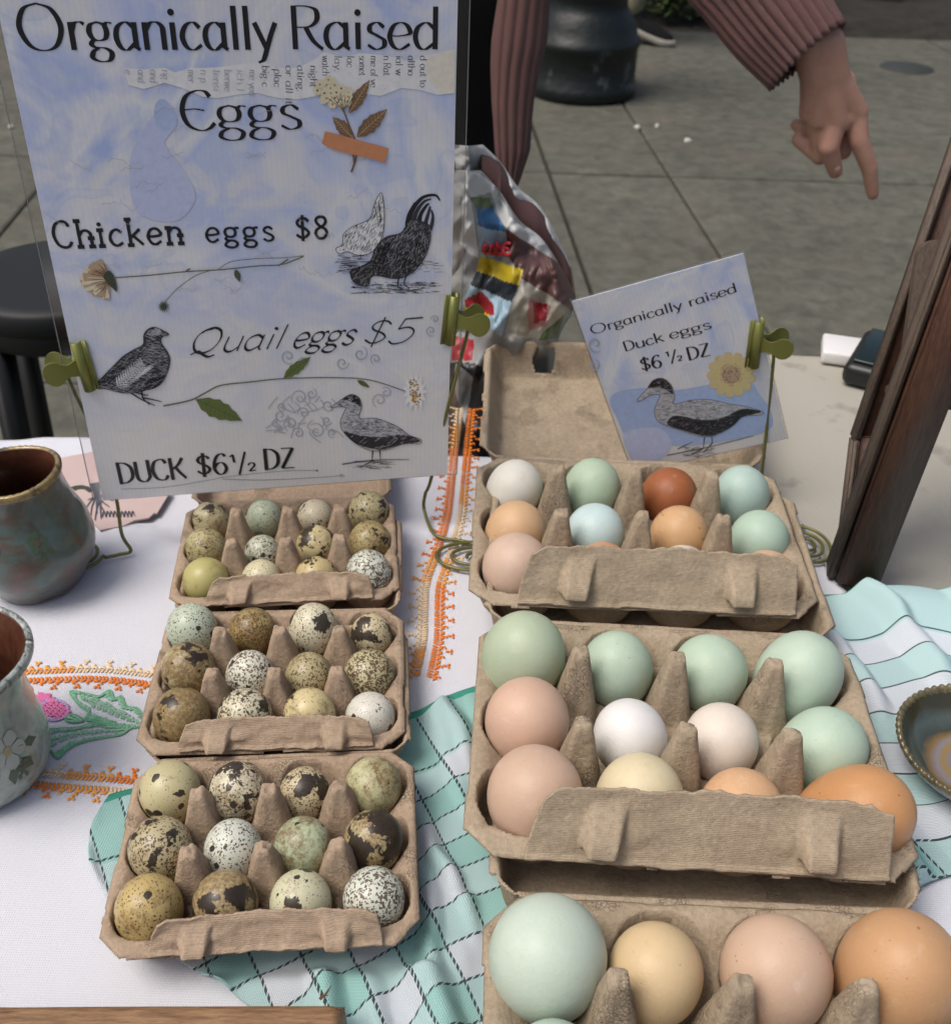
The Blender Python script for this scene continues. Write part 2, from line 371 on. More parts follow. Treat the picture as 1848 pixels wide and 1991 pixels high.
def flat(n, c): return plain(n, c, .45, .18, 260)
P_CREAM = flat('printed_cream', (.74, .68, .50)); P_BROWN = flat('printed_brown', (.20, .12, .06)); P_ORANGE = flat('printed_orange_tape', (.62, .26, .13))
P_GREEN = flat('printed_green', (.12, .17, .045)); P_DKGREEN = flat('printed_dark_green', (.05, .065, .04)); P_STEM = flat('printed_stem', (.14, .15, .09))
P_TAN = flat('printed_tan', (.50, .36, .24)); P_WHITE = flat('printed_white', (.84, .86, .90)); P_YEL = flat('printed_yellow', (.50, .30, .04)); P_NEWS = flat('printed_torn_paper', (.80, .81, .83)); P_NEWS2 = flat('printed_cream_paper', (.80, .76, .66)); P_BLUE = flat('printed_blue_wash', (.44, .54, .80)); P_BLUE2 = flat('printed_pale_violet_wash', (.54, .60, .84))
P_GREY = flat('printed_bird_grey', (.52, .53, .57)); P_DARK = flat('printed_bird_dark', (.035, .037, .048)); P_RED = flat('printed_red', (.45, .03, .04))
SKIN = None

# ------------------------------------------------------------------ the ground: concrete slabs over their bed
pave = MB(); pave.box((0, 6, -.16), (60, 60, .2)); pave = tag(pave.build('pavement', M_JOINT), kind='structure')
ang = atan2(-.102, 1.327)           # the joints run a little to the left going away
def slab(x0, x1, y0, y1):
    g = .006; V = []
    for x, y in ((x0+g, y0+g), (x1-g, y0+g), (x1-g, y1-g), (x0+g, y1-g)):
        X = .64 + (x-.64); V.append((X + (y-3.7)*math.tan(ang), y))
    mb = MB(); z = -.004+random.uniform(-.0015, .0015)
    top = [(a, b, z) for a, b in V]; cx = sum(a for a, b in V)/4; cy = sum(b for a, b in V)/4
    ins = [(a+(cx-a)*.008, b+(cy-b)*.008, z+.0) for a, b in V]; top = [(a, b, z-.004) for a, b in V]; bot = [(a, b, -.058) for a, b in V]
    mb.add(ins+top+bot, [(0, 1, 2, 3)]+[(4+i, 4+(i+1) % 4, (i+1) % 4, i) for i in range(4)]+[(8+i, 8+(i+1) % 4, 4+(i+1) % 4, 4+i) for i in range(4)])
    return mb.build('slab', M_CONC, pave, smooth=False)
rows = [-1.5, -.2, .95, 2.09, 3.69, 4.32, 6.15]
colsx = [-4.2, -3.0, -1.485, -.75, .22, .642, 2.55, 4.1, 5.6]
for j in range(len(rows)-1):
    for i in range(len(colsx)-1):
        slab(colsx[i], colsx[i+1], rows[j], rows[j+1])
for i in range(9): slab(-16+i*1.3 if i < 9 else 0, -14.7+i*1.3, -1.5, 6.15)
for i in range(8): slab(5.6+i*1.3, 6.9+i*1.3, -1.5, 6.15)
# planting bed beyond the pavement
q = NT('bed_soil'); v = q.obj(); q.color(q.ramp(q.noise(9, 6, .7, v), (.3, (.012, .011, .009)), (.7, (.05, .043, .03)))); q.bump(q.noise(14, 6, .7, v), .05, 1); q.p(Roughness=.98); M_SOIL = q.m
nx, ny = 160, 40; X, Y = np.meshgrid(np.linspace(-12, 12, nx), np.linspace(6.2, 12, ny))
edge = (Y > 6.3)
bed = grid('planting_bed', X, Y+.12*vnoise(X*1.4, X*0, 3)*(Y < 6.5), -.03+.05*sstep(6.2, 6.5, Y)+.03*fbm(X*4, Y*4, 9), M_SOIL); tag(bed, kind='structure')
M_LEAF = [plain('leaf_green_a', (.07, .115, .03), .55, .3, 30), plain('leaf_green_b', (.035, .065, .02), .6, .3, 30), plain('leaf_green_c', (.12, .16, .05), .55, .3, 30)]
def shrub(x, y, r, h, n, label, mats, seed):
    rr = random.Random(seed); mb = MB(); st = MB(); root = empty('shrub', (x, y, 0)); tag(root, label, 'shrub', 'shrubs in the planting bed')
    for k in range(n):
        a = rr.uniform(0, 2*pi); d = r*sqrt(rr.random()); z = h*rr.random()**.8*(1-.5*(d/r)**2)+.03; L = rr.uniform(.04, .085)*1.1
        p = Vector((d*cos(a), d*sin(a), z)); dr = Vector((cos(a+rr.uniform(-1, 1)), sin(a+rr.uniform(-1, 1)), rr.uniform(-.3, .8))).normalized()
        sdv = dr.cross(Vector((rr.uniform(-.4, .4), rr.uniform(-.4, .4), 1))).normalized()*L*.32; up = sdv.cross(dr).normalized()*L*.12
        mb.add([p, p+dr*L*.45+sdv-up, p+dr*L, p+dr*L*.45-sdv-up], [(0, 1, 2), (0, 2, 3)], rr.randrange(3))
    for k in range(9):
        a = rr.uniform(0, 2*pi); st.tube([(0, 0, 0), (r*.35*cos(a), r*.35*sin(a), h*.5), (r*.7*cos(a), r*.7*sin(a), h*.9)], [.008, .006, .003], 6)
    mb.build('foliage', mats, root, smooth=False); st.build('stem', M_DARKWOOD, root)
shrub(1.02, 6.62, .30, .34, 900, 'light green leafy shrub just beyond the walking shoe', M_LEAF, 1)
shrub(1.62, 6.95, .34, .30, 700, 'dark low shrub at the bed edge above the pink sleeve', [M_LEAF[1]]*3, 2)
shrub(2.35, 7.5, .36, .30, 700, 'dark shrub in the bed at the top right of the photo', [M_LEAF[1], M_LEAF[0], M_LEAF[1]], 3)
# specks, cover in the pavement
for k, (x, y, r, lab) in enumerate([(1239, 247, .012, 'small white crumb on the pavement joint beside the lamp post base'), (1277, 245, .009, 'middle white crumb, just right of the pavement joint'), (1336, 273, .014, 'largest white crumb on the slab below the lamp post'), (22, 246, .009, 'tiny white crumb on the pavement left of the big sign')]):
    p = onz(x, y, 0); mb = MB(); mb.lathe([(0, .010), (r*.5, .009), (r, .003), (r*1.05, -.001)], 9, (0, 0, 0), lambda R, z, a: (R*(1+.3*sin(3*a+k)), z)); o = mb.build('white_crumb', plain('white_crumb_%d' % k, (.55, .55, .5)))
    o.location = (p.x, p.y, -.001); tag(o, lab, 'crumb', 'white crumbs on the pavement')
p = onz(1762, 131, 0); mb = MB(); mb.lathe([(0, .006), (.10, .006), (.104, .002), (.125, .002), (.128, -.004)], 40)
o = mb.build('drain_cover', plain('dark_cast_cover', (.035, .04, .035), .7, .3, 40)); o.location = (p.x, p.y, -.001); tag(o, 'small round dark metal cover set in the pavement at right', 'cover')

# ------------------------------------------------------------------ street lamp base
q = NT('dark_green_cast_iron'); v = q.obj(); pe = q.ramp(q.math('SUBTRACT', q.noise(5, 5, .6, v), q.math('MULTIPLY', q.n('SeparateXYZ', i0=v).outputs[2], .25)), (.56, 0.), (.62, 1.))
q.color(q.mix(q.math('MULTIPLY', pe, .6), q.mix(q.noise(20, 4, .6, v), (.003, .006, .006), (.006, .011, .011)), (.13, .15, .155))); q.p(Roughness=.45); q.bump(q.noise(30, 4, .6, v), .004); M_IRON = q.m
b = onz(1135, 205, 0); lamp = empty('street_lamp', (b.x, b.y+.235, 0)); tag(lamp, 'round dark green cast iron street lamp base with chipped grey paint', 'street lamp')
mb = MB(); mb.lathe([(.228, 0), (.237, .01), (.237, .05), (.229, .06), (.229, .19), (.236, .20), (.236, .225), (.222, .235), (.215, .28), (.18, .33), (.168, .35), (.168, .385), (.176, .40), (.176, .43), (.16, .45)], 48); mb.build('base_drum', M_IRON, lamp)
mb = MB(); mb.lathe([(.158, .44), (.162, .47), (.162, .62), (.15, .66), (.12, .70), (.10, .80), (.085, 1.0), (.075, 1.05), (.068, 3.0), (.09, 3.05), (.05, 3.1), (.0, 3.12)], 48, mod=lambda r, z, a: (r*(1+.02*cos(16*a)), z)); mb.build('fluted_shaft', M_IRON, lamp)
mb = MB(); mb.lathe([(.06, 3.1), (.14, 3.2), (.18, 3.4), (.14, 3.6), (.05, 3.7), (0, 3.72)], 32); mb.build('lamp_globe', plain('opal_glass', (.7, .7, .66), .3), lamp)

# ------------------------------------------------------------------ the stall table
M_TWOOD = wood_mat('table_board_wood', (.16, .10, .06), (.26, .17, .10), (1, 10, 10), .6)
tb = empty('stall_table', (0, .4, 0)); tag(tb, 'stall table under the white cloth and the egg cartons', 'table')
mb = MB(); mb.box((-.19, .365, T-.03), (.99, .62, .04)); mb.build('tabletop', M_TWOOD, tb).location = (0, -.4, 0)
for x in (-.62, .24):
    for y in (.12, .60):
        mb = MB(); mb.box((x, y-.4, (T-.05)/2), (.045, .045, T-.052)); mb.build('leg', M_TWOOD, tb)
tb2 = empty('side_table', (.8, .45, 0)); tag(tb2, 'table with beige canvas cover behind the wooden stand at right', 'table')
mb = MB(); mb.box((0, 0, T-.03), (.95, .80, .04)); mb.build('tabletop', M_TWOOD, tb2).location = (0, 0, 0)
for x in (-.42, .42):
    for y in (-.35, .35):
        mb = MB(); mb.box((x, y, (T-.05)/2), (.045, .045, T-.052)); mb.build('leg', M_TWOOD, tb2)
def drape(name, X0, X1, Y0, Y1, z, mat, nx, ny, fn, hang=.25, rad=.018):
    # flat sheet whose borders hang over the table edge
    s = np.linspace(-hang, (X1-X0)+hang, nx); t = np.linspace(-hang, (Y1-Y0)+hang, ny); S, Tt = np.meshgrid(s, t)
    def fold(u, L):
        over = np.maximum(-u, 0)+np.maximum(u-L, 0); c = np.clip(u, 0, L); sg = np.where(u < 0, -1, 1)
        th = np.clip(over/rad, 0, pi/2); out = rad*np.sin(th)*(over > 0); dn = rad*(1-np.cos(th)) + np.maximum(over-rad*pi/2, 0)
        return c+sg*out, dn
    xs, dx = fold(S, X1-X0); ys, dy = fold(Tt, Y1-Y0)
    X = X0+xs; Y = Y0+ys; d = np.maximum(dx, dy)
    wob = .008*np.sin(S*38)*sstep(0, .1, dy)+.008*np.sin(Tt*33)*sstep(0, .1, dx)
    Y = Y + wob*np.where(Tt > 0, 1, -1)*(dy > 0); X = X + wob*(dx > 0)*np.where(S > 0, 1, -1)
    Z = z+fn(X, Y)*(1-sstep(0, .02, d))-d
    return X, Y, Z
def canvas_h(X, Y): return .0022*fbm(X*7, Y*7, 21, 3)+.0016*fbm(X*23, Y*14, 5, 3)
X, Y, Z = drape('c', .155, 1.27, .05, .852, T-.0065, M_CANVAS, 170, 150, canvas_h, .22)
cv = grid('canvas_cover', X, Y, Z, M_CANVAS); tag(cv, 'beige grey canvas cover on the table behind the wooden stand', 'table cover')
def cloth_h(X, Y):
    h = .0012*fbm(X*9, Y*9, 31, 3)+.0012*fbm((X+Y*.4)*16, Y*5, 8, 3)
    far = sstep(.45, .62, Y)*(1-sstep(-.12, -.05, X)); h = h + far*.006*np.maximum(np.sin((Y*1.0+X*.35)*70+1.5*fbm(X*8, Y*8, 4)), 0)**2
    return h
S = np.linspace(0, 1, 230); Q = np.linspace(0, 1, 210); s, t = np.meshgrid(S, Q)
Yc = .045+t*(.665-.045); xr = np.interp(Yc, [.045, .3, .528, .60, .627, .665], [.43, .345, .234, .226, .214, .165])
Xc = -.68+s*(xr+.68); Zc = T-.0018+cloth_h(Xc, Yc)-.0006
# the back border hangs down behind the table
k = 16; Xb = np.repeat(Xc[-1:], k, 0); tt = np.linspace(0, 1, k+1)[1:, None]; Yb = Yc[-1:]+.012*np.sin(tt*pi/2)+.006*np.sin(Xb*40)*tt; Zb = Zc[-1:]-.002-.16*tt**1.3
Xf = np.repeat(Xc[:1], k, 0); Yf = Yc[:1]-.02*np.sin(tt[::-1]*pi/2)-.006*np.sin(Xf*40)*tt[::-1]; Zf = Zc[:1]-.28*tt[::-1]
wc = grid('white_tablecloth', np.vstack([Xf, Xc, Xb]), np.vstack([Yf, Yc, Yb]), np.vstack([Zf, Zc, Zb]), M_WHITE, solid=.0007)
tag(wc, 'white cotton tablecloth with orange and green embroidery under the quail cartons', 'tablecloth')

# embroidery on the cloth: stitches, one by one
TH = [plain('thread_orange', (.74, .19, .008), .6), plain('thread_light_orange', (.78, .33, .06), .6), plain('thread_peach', (.78, .58, .36), .6), plain('thread_green', (.16, .46, .26), .6), plain('thread_pale_green', (.28, .56, .36), .6), plain('thread_pink', (.74, .18, .40), .6), plain('thread_lilac', (.50, .36, .66), .6)]
def stitch(mb, a, b, w, mi):
    a = Vector(a); b = Vector(b); d = b-a; L = d.length
    if L < 1e-5: return
    n = Vector((-d.y, d.x, 0))/L*w*1.3
    def zz(p, h): return Vector((p.x, p.y, T-.0018+float(cloth_h(np.array(p.x), np.array(p.y)))+h))
    V = [zz(a, 0), zz(a+d*.2+n*.8, .0003), zz(a+d*.2-n*.8, .0003), zz(a+d*.5+n, .0004), zz(a+d*.5, .0008), zz(a+d*.5-n, .0004), zz(b-d*.2+n*.8, .0003), zz(b-d*.2-n*.8, .0003), zz(b, 0), zz(a+d*.2, .0006), zz(b-d*.2, .0006)]
    mb.add(V, [(0, 9, 1), (0, 2, 9), (1, 9, 4, 3), (9, 2, 5, 4), (3, 4, 10, 6), (4, 5, 7, 10), (6, 10, 8), (10, 7, 8)], mi)
def band(mb, pts, hw, seed, side=(1, 1)):
    rr = random.Random(seed); P = crom([tuple(onz(x, y, T)[:2]) for x, y in pts], 60); L = 0; out = [P[0]]; step = .0019
    acc = 0
    for a, b in zip(P, P[1:]):
        acc += math.hypot(b[0]-a[0], b[1]-a[1])
        if acc >= step: out.append(b); acc = 0
    for i in range(len(out)-2):
        a = Vector(out[i]+(0,)); b = Vector(out[i+1]+(0,)); c = Vector(out[i+2]+(0,)) if len(out[i]) == 2 else None
        d = (b-a).normalized(); n = Vector((-d.y, d.x, 0))
        for sgn in (-1, 1):
            hue = .5+.5*sin(i*.055+sgn*1.1+seed*2); mi = 0 if hue > .42 else (1 if hue > .14 else 2)
            o1 = n*hw*.14*sgn; o2 = n*hw*.55*sgn
            stitch(mb, a+o1+d*rr.uniform(-.0004, .0004), a+o2+d*.0016, .00055, mi)
            if i % 2 == 0:
                stitch(mb, a+o2, b+n*hw*.80*sgn+d*.001, .0006, mi); stitch(mb, b+d*.002+o2, a+n*hw*.80*sgn, .0006, mi)
            if i % 4 == 0:
                stitch(mb, a+n*hw*.8*sgn, b+n*hw*1.0*sgn, .0006, mi)
            if i % 6 == 0:
                e = a+n*hw*1.22*sgn; stitch(mb, a+n*hw*.95*sgn, e, .0006, mi); stitch(mb, e, e+n*sgn*.0016+d*.002, .0006, mi); stitch(mb, e, e+n*sgn*.0016-d*.002, .0006, mi)
mb = MB()
band(mb, [(20, 1312), (100, 1308), (200, 1307), (320, 1320)], .0078, 1)
band(mb, [(60, 1508), (140, 1516), (220, 1522), (300, 1530)], .0080, 2)
band(mb, [(905, 790), (898, 850), (890, 930), (882, 1000), (866, 1060), (842, 1130), (838, 1180), (836, 1240), (820, 1320)], .0102, 3)
em = mb.build('embroidered_border', TH, wc); em['kind'] = 'stuff'
def leafst(mb, outline, spine, seed, mis=(3, 4)):
    rr = random.Random(seed); Pw = [onz(x, y, T) for x, y in outline]; S2 = [Vector(p) for p in crom([tuple(onz(x, y, T)[:2])+(0,) for x, y in spine], 12)]
    B = crom([tuple(p)[:2]+(0,) for p in Pw], 9, True)
    for i, p in enumerate(B):
        p = Vector((p[0], p[1], 0)); c = min(S2, key=lambda s: (s-p).length); c = S2[min(len(S2)-1, S2.index(c)+3)]
        d = c-p; stitch(mb, p, p+d*rr.uniform(.30, .50), .0004, rr.choice(mis)); 
        nb = Vector((B[(i+1) % len(B)][0], B[(i+1) % len(B)][1], 0)); stitch(mb, p, nb+(nb-p)*.6, .0004, mis[0])
        if i % 2: stitch(mb, p+d*.66, p+d*.93, .0004, mis[1])
    for a, b in zip(S2, S2[1:]): stitch(mb, a, b+(b-a)*.4, .0005, mis[1])
mb = MB()
leafst(mb, [(170, 1345), (135, 1340), (150, 1365), (170, 1380), (165, 1395), (190, 1400), (215, 1408), (250, 1412), (282, 1405), (268, 1375), (245, 1370), (235, 1350), (222, 1355), (212, 1338), (195, 1350)], [(282, 1408), (240, 1388), (200, 1368), (160, 1352)], 1)
leafst(mb, [(250, 1410), (220, 1408), (180, 1402), (150, 1410), (110, 1412), (70, 1418), (80, 1440), (75, 1455), (95, 1455), (112, 1470), (128, 1455), (150, 1442), (190, 1432), (235, 1425)], [(255, 1414), (190, 1418), (130, 1425), (85, 1438)], 2)
leafst(mb, [(135, 1385), (150, 1388), (160, 1398), (135, 1400), (125, 1394)], [(160, 1400), (130, 1390)], 4)
em2 = mb.build('embroidered_leaves', TH, wc); em2['kind'] = 'stuff'
mb = MB()
for x in range(-4, 5):
    for y in range(-3, 4):
        if (x/4.2)**2+(y/3.4)**2 < 1:
            a = onz(103+x*6+y*1.5, 1376+y*5.2, T); stitch(mb, a, a+Vector((.0022, .0012 if (x+y) % 2 else -.0004, 0)), .00075, 5)
P = [onz(103+28*cos(a), 1376+20*sin(a), T) for a in np.linspace(0, 2*pi, 26)]
for a, b in zip(P, P[1:]): stitch(mb, a, b+(b-a)*.4, .0007, 6)
for (x, y, X2, Y2) in [(75, 1365, 62, 1345), (78, 1360, 74, 1340), (84, 1358, 90, 1342), (72, 1368, 58, 1356), (90, 1362, 100, 1350), (66, 1360, 70, 1348), (78, 1352, 84, 1344), (64, 1372, 54, 1368)]:
    for e in (0, 3, 6): stitch(mb, onz(x+e, y, T), onz(X2+e, Y2, T), .0008, 5)
em3 = mb.build('embroidered_berry', TH, wc); em3['kind'] = 'stuff'

# ------------------------------------------------------------------ tea towel
def arc(P, n):
    P = np.array(P, float); d = np.r_[0, np.cumsum(np.hypot(*np.diff(P, axis=0).T))]; t = np.linspace(0, d[-1], n)
    return np.stack([np.interp(t, d, P[:, i]) for i in (0, 1)], 1)
nu, nv = 420, 230
top = arc(crom([(-.178, .338), (-.10, .368), (-.025, .403), (.0, .420), (.10, .46), (.20, .505), (.236, .512), (.268, .523), (.30, .518), (.34, .503), (.50, .50)], 8), nu)
bot = arc(crom([(.02, .13), (.08, .15), (.14, .21), (.196, .285), (.245, .31), (.33, .31), (.50, .33)], 8), nu)
lef = arc(crom([(-.178, .338), (-.181, .318), (-.172, .293), (-.148, .268), (-.107, .243), (-.078, .227), (-.05, .2185), (-.02, .19), (.02, .13)], 8), nv)
rig = arc([(.50, .50), (.50, .33)], nv)
u = np.linspace(0, 1, nu)[None, :, None]; v = np.linspace(0, 1, nv)[:, None, None]
C = (1-v)*top[None]+v*bot[None]+(1-u)*lef[:, None]+u*rig[:, None]-((1-u)*(1-v)*top[0]+u*(1-v)*top[-1]+(1-u)*v*bot[0]+u*v*bot[-1])
X, Y = C[..., 0], C[..., 1]
POSE = {'Q1': (-.1154, .514, .1193, .002), 'Q2': (-.1024, .4043, .0818, .001), 'Q3': (-.089, .2976, .0965, 0), 'C1': (.0992, .5277, -.0125, .0055), 'C2': (.1022, .3600, -.034, .0055), 'C3': (.1050, .1932, -.012, 0)}
free = np.ones_like(X)
for k, (px, py, th, _) in POSE.items():
    W, H = (.066, .050) if k[0] == 'Q' else (.096, .072)
    if k in ('C2', 'C3'): pass
    lx = (X-px)*cos(th)+(Y-py)*sin(th); ly = -(X-px)*sin(th)+(Y-py)*cos(th)
    d = np.maximum(np.abs(lx)-W, np.abs(ly-(.03 if k in ('C3',) else 0))-H-(.03 if k == 'C3' else 0)); free = np.minimum(free, sstep(-.001, .010, d))
dd = np.hypot(X-.283, Y-.372); free = np.minimum(free, sstep(.055, .08, dd))
U = u[..., 0]*.70+v[..., 0]*.0; V = v[..., 0]*np.interp(u[0, :, 0], [0, .25, .5, .75, 1], [.24, .30, .31, .235, .20])[None, :]
ta = radians(21.5); wx_ = X+.007*fbm(X*11, Y*11, 91, 2); wy_ = Y+.007*fbm(X*11, Y*11, 92, 2)
Tx, Ty = top[:, 0], top[:, 1]; V = np.maximum((np.interp(X, Tx, Ty)-Y)*cos(ta), 0)+.006*fbm(X*11, Y*11, 92, 2)*sstep(.01, .05, np.interp(X, Tx, Ty)-Y)
V = V+.15*(X+.03)*sstep(.035, .10, V)*(1-sstep(.12, .2, X))
ta = radians(27); U = wx_*cos(ta)+wy_*math.sin(ta)+.038*20; U0 = math.floor((.200*cos(ta)+.42*math.sin(ta)+.76)/.038)*.038+.25*.038; U = np.where(U > U0, U0+(U-U0)*.004, U)
fold = .0095*np.maximum(np.sin(X*125+Y*40+2.6*fbm(X*9, Y*9, 3)), 0)**2 + .005*fbm(X*14, Y*14, 44, 3) + .004*np.exp(-((X-.27)/.05)**2-((Y-.503)/.02)**2)*2.2
fold = fold + .004*np.exp(-((X+.08)/.06)**2-((Y-.245)/.012)**2)
side = np.where(X > .19, 1.0, 1.0); chan = np.exp(-((X-.0+(.38-Y)*.12)/.035)**2)*sstep(.43, .38, Y); fold = fold+chan*(.006*np.maximum(np.sin(X*210+Y*95+2.5*fbm(X*12, Y*12, 77)), 0)**1.5+.004*fbm(X*30, Y*22, 78, 3))
rim = sstep(0, .03, v[..., 0])*sstep(0, .02, 1-v[..., 0])
Z = T-.0004+np.maximum(fold, -.0004)*free*side*np.clip(rim+.25, 0, 1)
tw = grid('tea_towel', X, Y, Z, M_TOWEL, uv=np.stack([U, V], -1).reshape(-1, 2), solid=.0008)
tag(tw, 'teal and white checked tea towel with black lines under the cartons', 'tea towel')

# ------------------------------------------------------------------ egg cartons of moulded pulp
def carton(key, label, sz, pulp, flapm, lid='flat', seed=1):
    px, py, th, bz = POSE[key]; big = sz == 'L'
    p = .0482 if big else .032; pyv = .0465 if big else .0316
    rim, tip, hs, r0, rt, kp, kc = (.031, .0575, .017, .0115, .0042, 4.4, 2.35) if big else (.0215, .038, .0115, .0075, .0036, 3.3, 2.3)
    if key == 'C3': p = .0462; pyv = .0455
    hx, hy = 2*p, 1.5*pyv; st = .00095 if big else .0008; fl = .0045 if big else .0034
    root = empty('egg_carton' if big else 'quail_egg_carton', (px, py, T+bz), th)
    tag(root, label, 'egg carton', 'large egg cartons' if big else 'quail egg cartons')
    def outline(X, Y, W, H, ch, s):   # chamfered, slightly ragged outline; positive inside
        d = np.minimum(W-np.abs(X), H-np.abs(Y)); d2 = (W-np.abs(X)+H-np.abs(Y)-ch)/1.414
        return np.minimum(d, d2)+.0003*fbm(X*100, Y*100, s, 2)+.0010*fbm(X*50, Y*50, s+5, 2)
    ex = fl+.003
    fr = (.0075 if key == 'C2' else .0055) if big else .0042
    xs = np.arange(-hx-ex, hx+ex+st, st); ys = np.arange(-hy-ex-fr, hy+ex+st, st); X, Y = np.meshgrid(xs, ys)
    cx = (np.clip(np.round(X/p-.5), -2, 1)+.5)*p; cy = np.clip(np.round(Y/pyv), -1, 1)*pyv
    r = np.hypot(X-cx, (Y-cy)*p/pyv)
    inx = (hx-np.abs(X)); iny = (hy-np.abs(Y)); ed = np.minimum(inx, iny)
    cap = hs+(rim-hs)*(1-sstep(.001, p*.46, ed))
    Rc = p*.492; ec = rim; bowl = np.where(r < Rc, ec-(ec-.0002)*np.power(np.maximum(1-(r/Rc)**3.6, 0), .42), ec+(r-Rc)*6)
    z = np.minimum(bowl, cap)
    z = np.where(ed < .0015, np.maximum(z, rim*sstep(.0055, .0, ed)), z)
    z = np.maximum(z, rim*sstep(p*.085, 0, ed))
    fac = 1.0
    for i in (-1, 0, 1):
        for j in (-1, 1):
            dx = X-i*p; dy = (Y-j*pyv/2); d = np.hypot(dx, dy); a = np.arctan2(dy, dx)
            d = d*(1+.10*np.cos(4*a))+.0006*fbm(X*200, Y*200, seed+i*3+j, 3)
            kk = kp*(1+.08*sin(i*5+j*3+seed))
            c = tip-kk*np.maximum(d-rt, 0)-.18*d+.0022*fbm(X*330, Y*330, seed+7, 3)*sstep(rt*2.2, rt*.8, d)+.0035*fbm(X*160, Y*160, seed+17, 3)*sstep(rt, rt*1.6, d)
            z = np.maximum(z, c)
    k = ((ed < 0)); z = np.where(k, rim, z)
    o = outline(X, Y+fr/2, hx+fl, hy+fl+fr/2, fl*3.2, seed)
    z = z - np.where(o < .0022, (.0022-o)*.9, 0)
    z = z + .0007*fbm(X*70, Y*70, seed+11, 4) + .0011*fbm(X*22, Y*22, seed+2, 2)*(ed < .01)
    grid('tray', X, Y, z+.0012, pulp, root, keep=o > 0, solid=.0013)
    # the closing flap at the front, folded up and leaning over the front eggs
    L = (.034 if big else .0150); x0, x1 = (-hx*.76, hx*.865) if big else (-hx*.70, hx*.80)
    n1, n2 = (150, 34) if big else (120, 24); a, b = np.meshgrid(np.linspace(0, 1, n1), np.linspace(0, 1, n2))
    le = radians(21)
    xx = x0+(x1-x0)*a + (b**1.5)*((.006 if big else .004)*(1-a)*1.2-(.002)*a)
    topn = (.0022 if big else .0012)*fbm(a*22, a*0+seed, seed+3, 3)+.0005*fbm(a*80, a*0, seed+4, 2)
    cr = sstep(0, .05, a)*sstep(1, .93, a); ln = L*b*(1-.12*(1-cr))+topn*b**3
    bw = .0098 if big else .0070
    pos = [(.20, 1), (.80, 1)] if big else [(.19, 1), (.80, 1)]; bul = 0
    for (q0, _) in pos:
        w_ = np.abs(a-q0)*(x1-x0); prof = sstep(bw, bw*.55, w_)
        vert = np.where(b > .34, sstep(.88, .44, b), sstep(.16, .36, b)); bul = np.maximum(bul, prof*vert)
        bul = bul + .10*np.exp(-((w_-bw*1.5)/(bw*.6))**2)*sstep(.15, .4, b)*(1-sstep(.4, .7, b))
    bul = bul*(.0118 if big else .0082)
    bend = .0018*np.sin(a*pi)*b + .0010*fbm(a*7, b*2.5, seed+5, 2)+.0001*fbm(a*60, b*18, seed+15, 2)
    bot = .0012*fbm(a*20, a*0+3, seed+9, 3)*(1-b)
    yy = -hy-fl-fr+.0010+ln*math.sin(le)-bul*cos(le)+bend*1.5-.0012*(b < .06)
    zz = rim+.0016+ln*cos(le)-bul*math.sin(le)*.6+bot
    g = grid('closing_flap', xx, yy, zz, flapm, root, solid=.0011)
    # the lid, opened to the back
    W, H = hx+fl-(.0018 if big else .0008), (.074 if big else .0495); dpt = .025 if big else .0155
    if lid == 'stand': H = .071; dpt = .026
    xs = np.arange(-W, W+st, st*1.25); ys = np.arange(-H, H+st, st*1.25); X, Y = np.meshgrid(xs, ys)
    d = np.minimum(W-fl-np.abs(X), H-fl-np.abs(Y)); d2 = (W-fl-np.abs(X)+H-fl-np.abs(Y)-fl*1.6)/1.414; d = np.minimum(d, d2)
    z = -dpt*sstep(0, .0125 if lid == 'stand' else .0062, d)**.8
    step = .0016*sstep(.004, .012, d-.012); z = z-step
    o = outline(X, Y, W, H, fl*3.2, seed+30); keep = o > 0
    if lid == 'stand':   # latch holes in the far wall
        for hxx in (-.052, .056):
            keep &= ~((((X-hxx)/.0082)**4+((Y-(H-fl-.0056))/.0030)**2 < 1))
    z = z - np.where(o < .0022, (.0022-o)*.8, 0)+.0005*fbm(X*70, Y*70, seed+41, 4)
    lo = grid('lid', X, Y, z, pulp, root, keep=keep, solid=.0013)
    lo.location = (0, hy+fl+H-.0015, rim-.0008)
    if lid == 'stand':
        piv = Vector((0, hy+fl-.0015, rim-.0008)); Rm = Matrix.Rotation(radians(-6), 4, 'X'); lo.rotation_euler = (radians(9), 0, 0)
        v2 = Rm @ Vector((0, H, 0)); lo.location = piv+Vector((0, H*cos(radians(9)), H*sin(radians(9))+.0005))
    return root, (p, pyv, tip, rim)
cart = {}
cart['C3'] = carton('C3', 'nearest large brown pulp carton with four big eggs, cut off by the bottom edge', 'L', M_PULP, M_FLAP, seed=11)
cart['C2'] = carton('C2', 'middle large brown pulp carton, twelve mixed eggs with a white one inside', 'L', M_PULP, M_FLAP, seed=23)
cart['C1'] = carton('C1', 'farthest large brown pulp carton with open lid behind the small duck egg sign', 'L', M_PULP, M_FLAP, 'stand', seed=37)
cart['Q3'] = carton('Q3', 'nearest small quail egg carton, standing partly on the checked towel', 'S', M_PULPQ, M_FLAPQ, seed=41)
cart['Q2'] = carton('Q2', 'middle small quail egg carton, between two other quail cartons', 'S', M_PULPQ, M_FLAPQ, seed=53)
cart['Q1'] = carton('Q1', 'farthest small quail egg carton, right under the big sign', 'S', M_PULPQ, M_FLAPQ, seed=67)

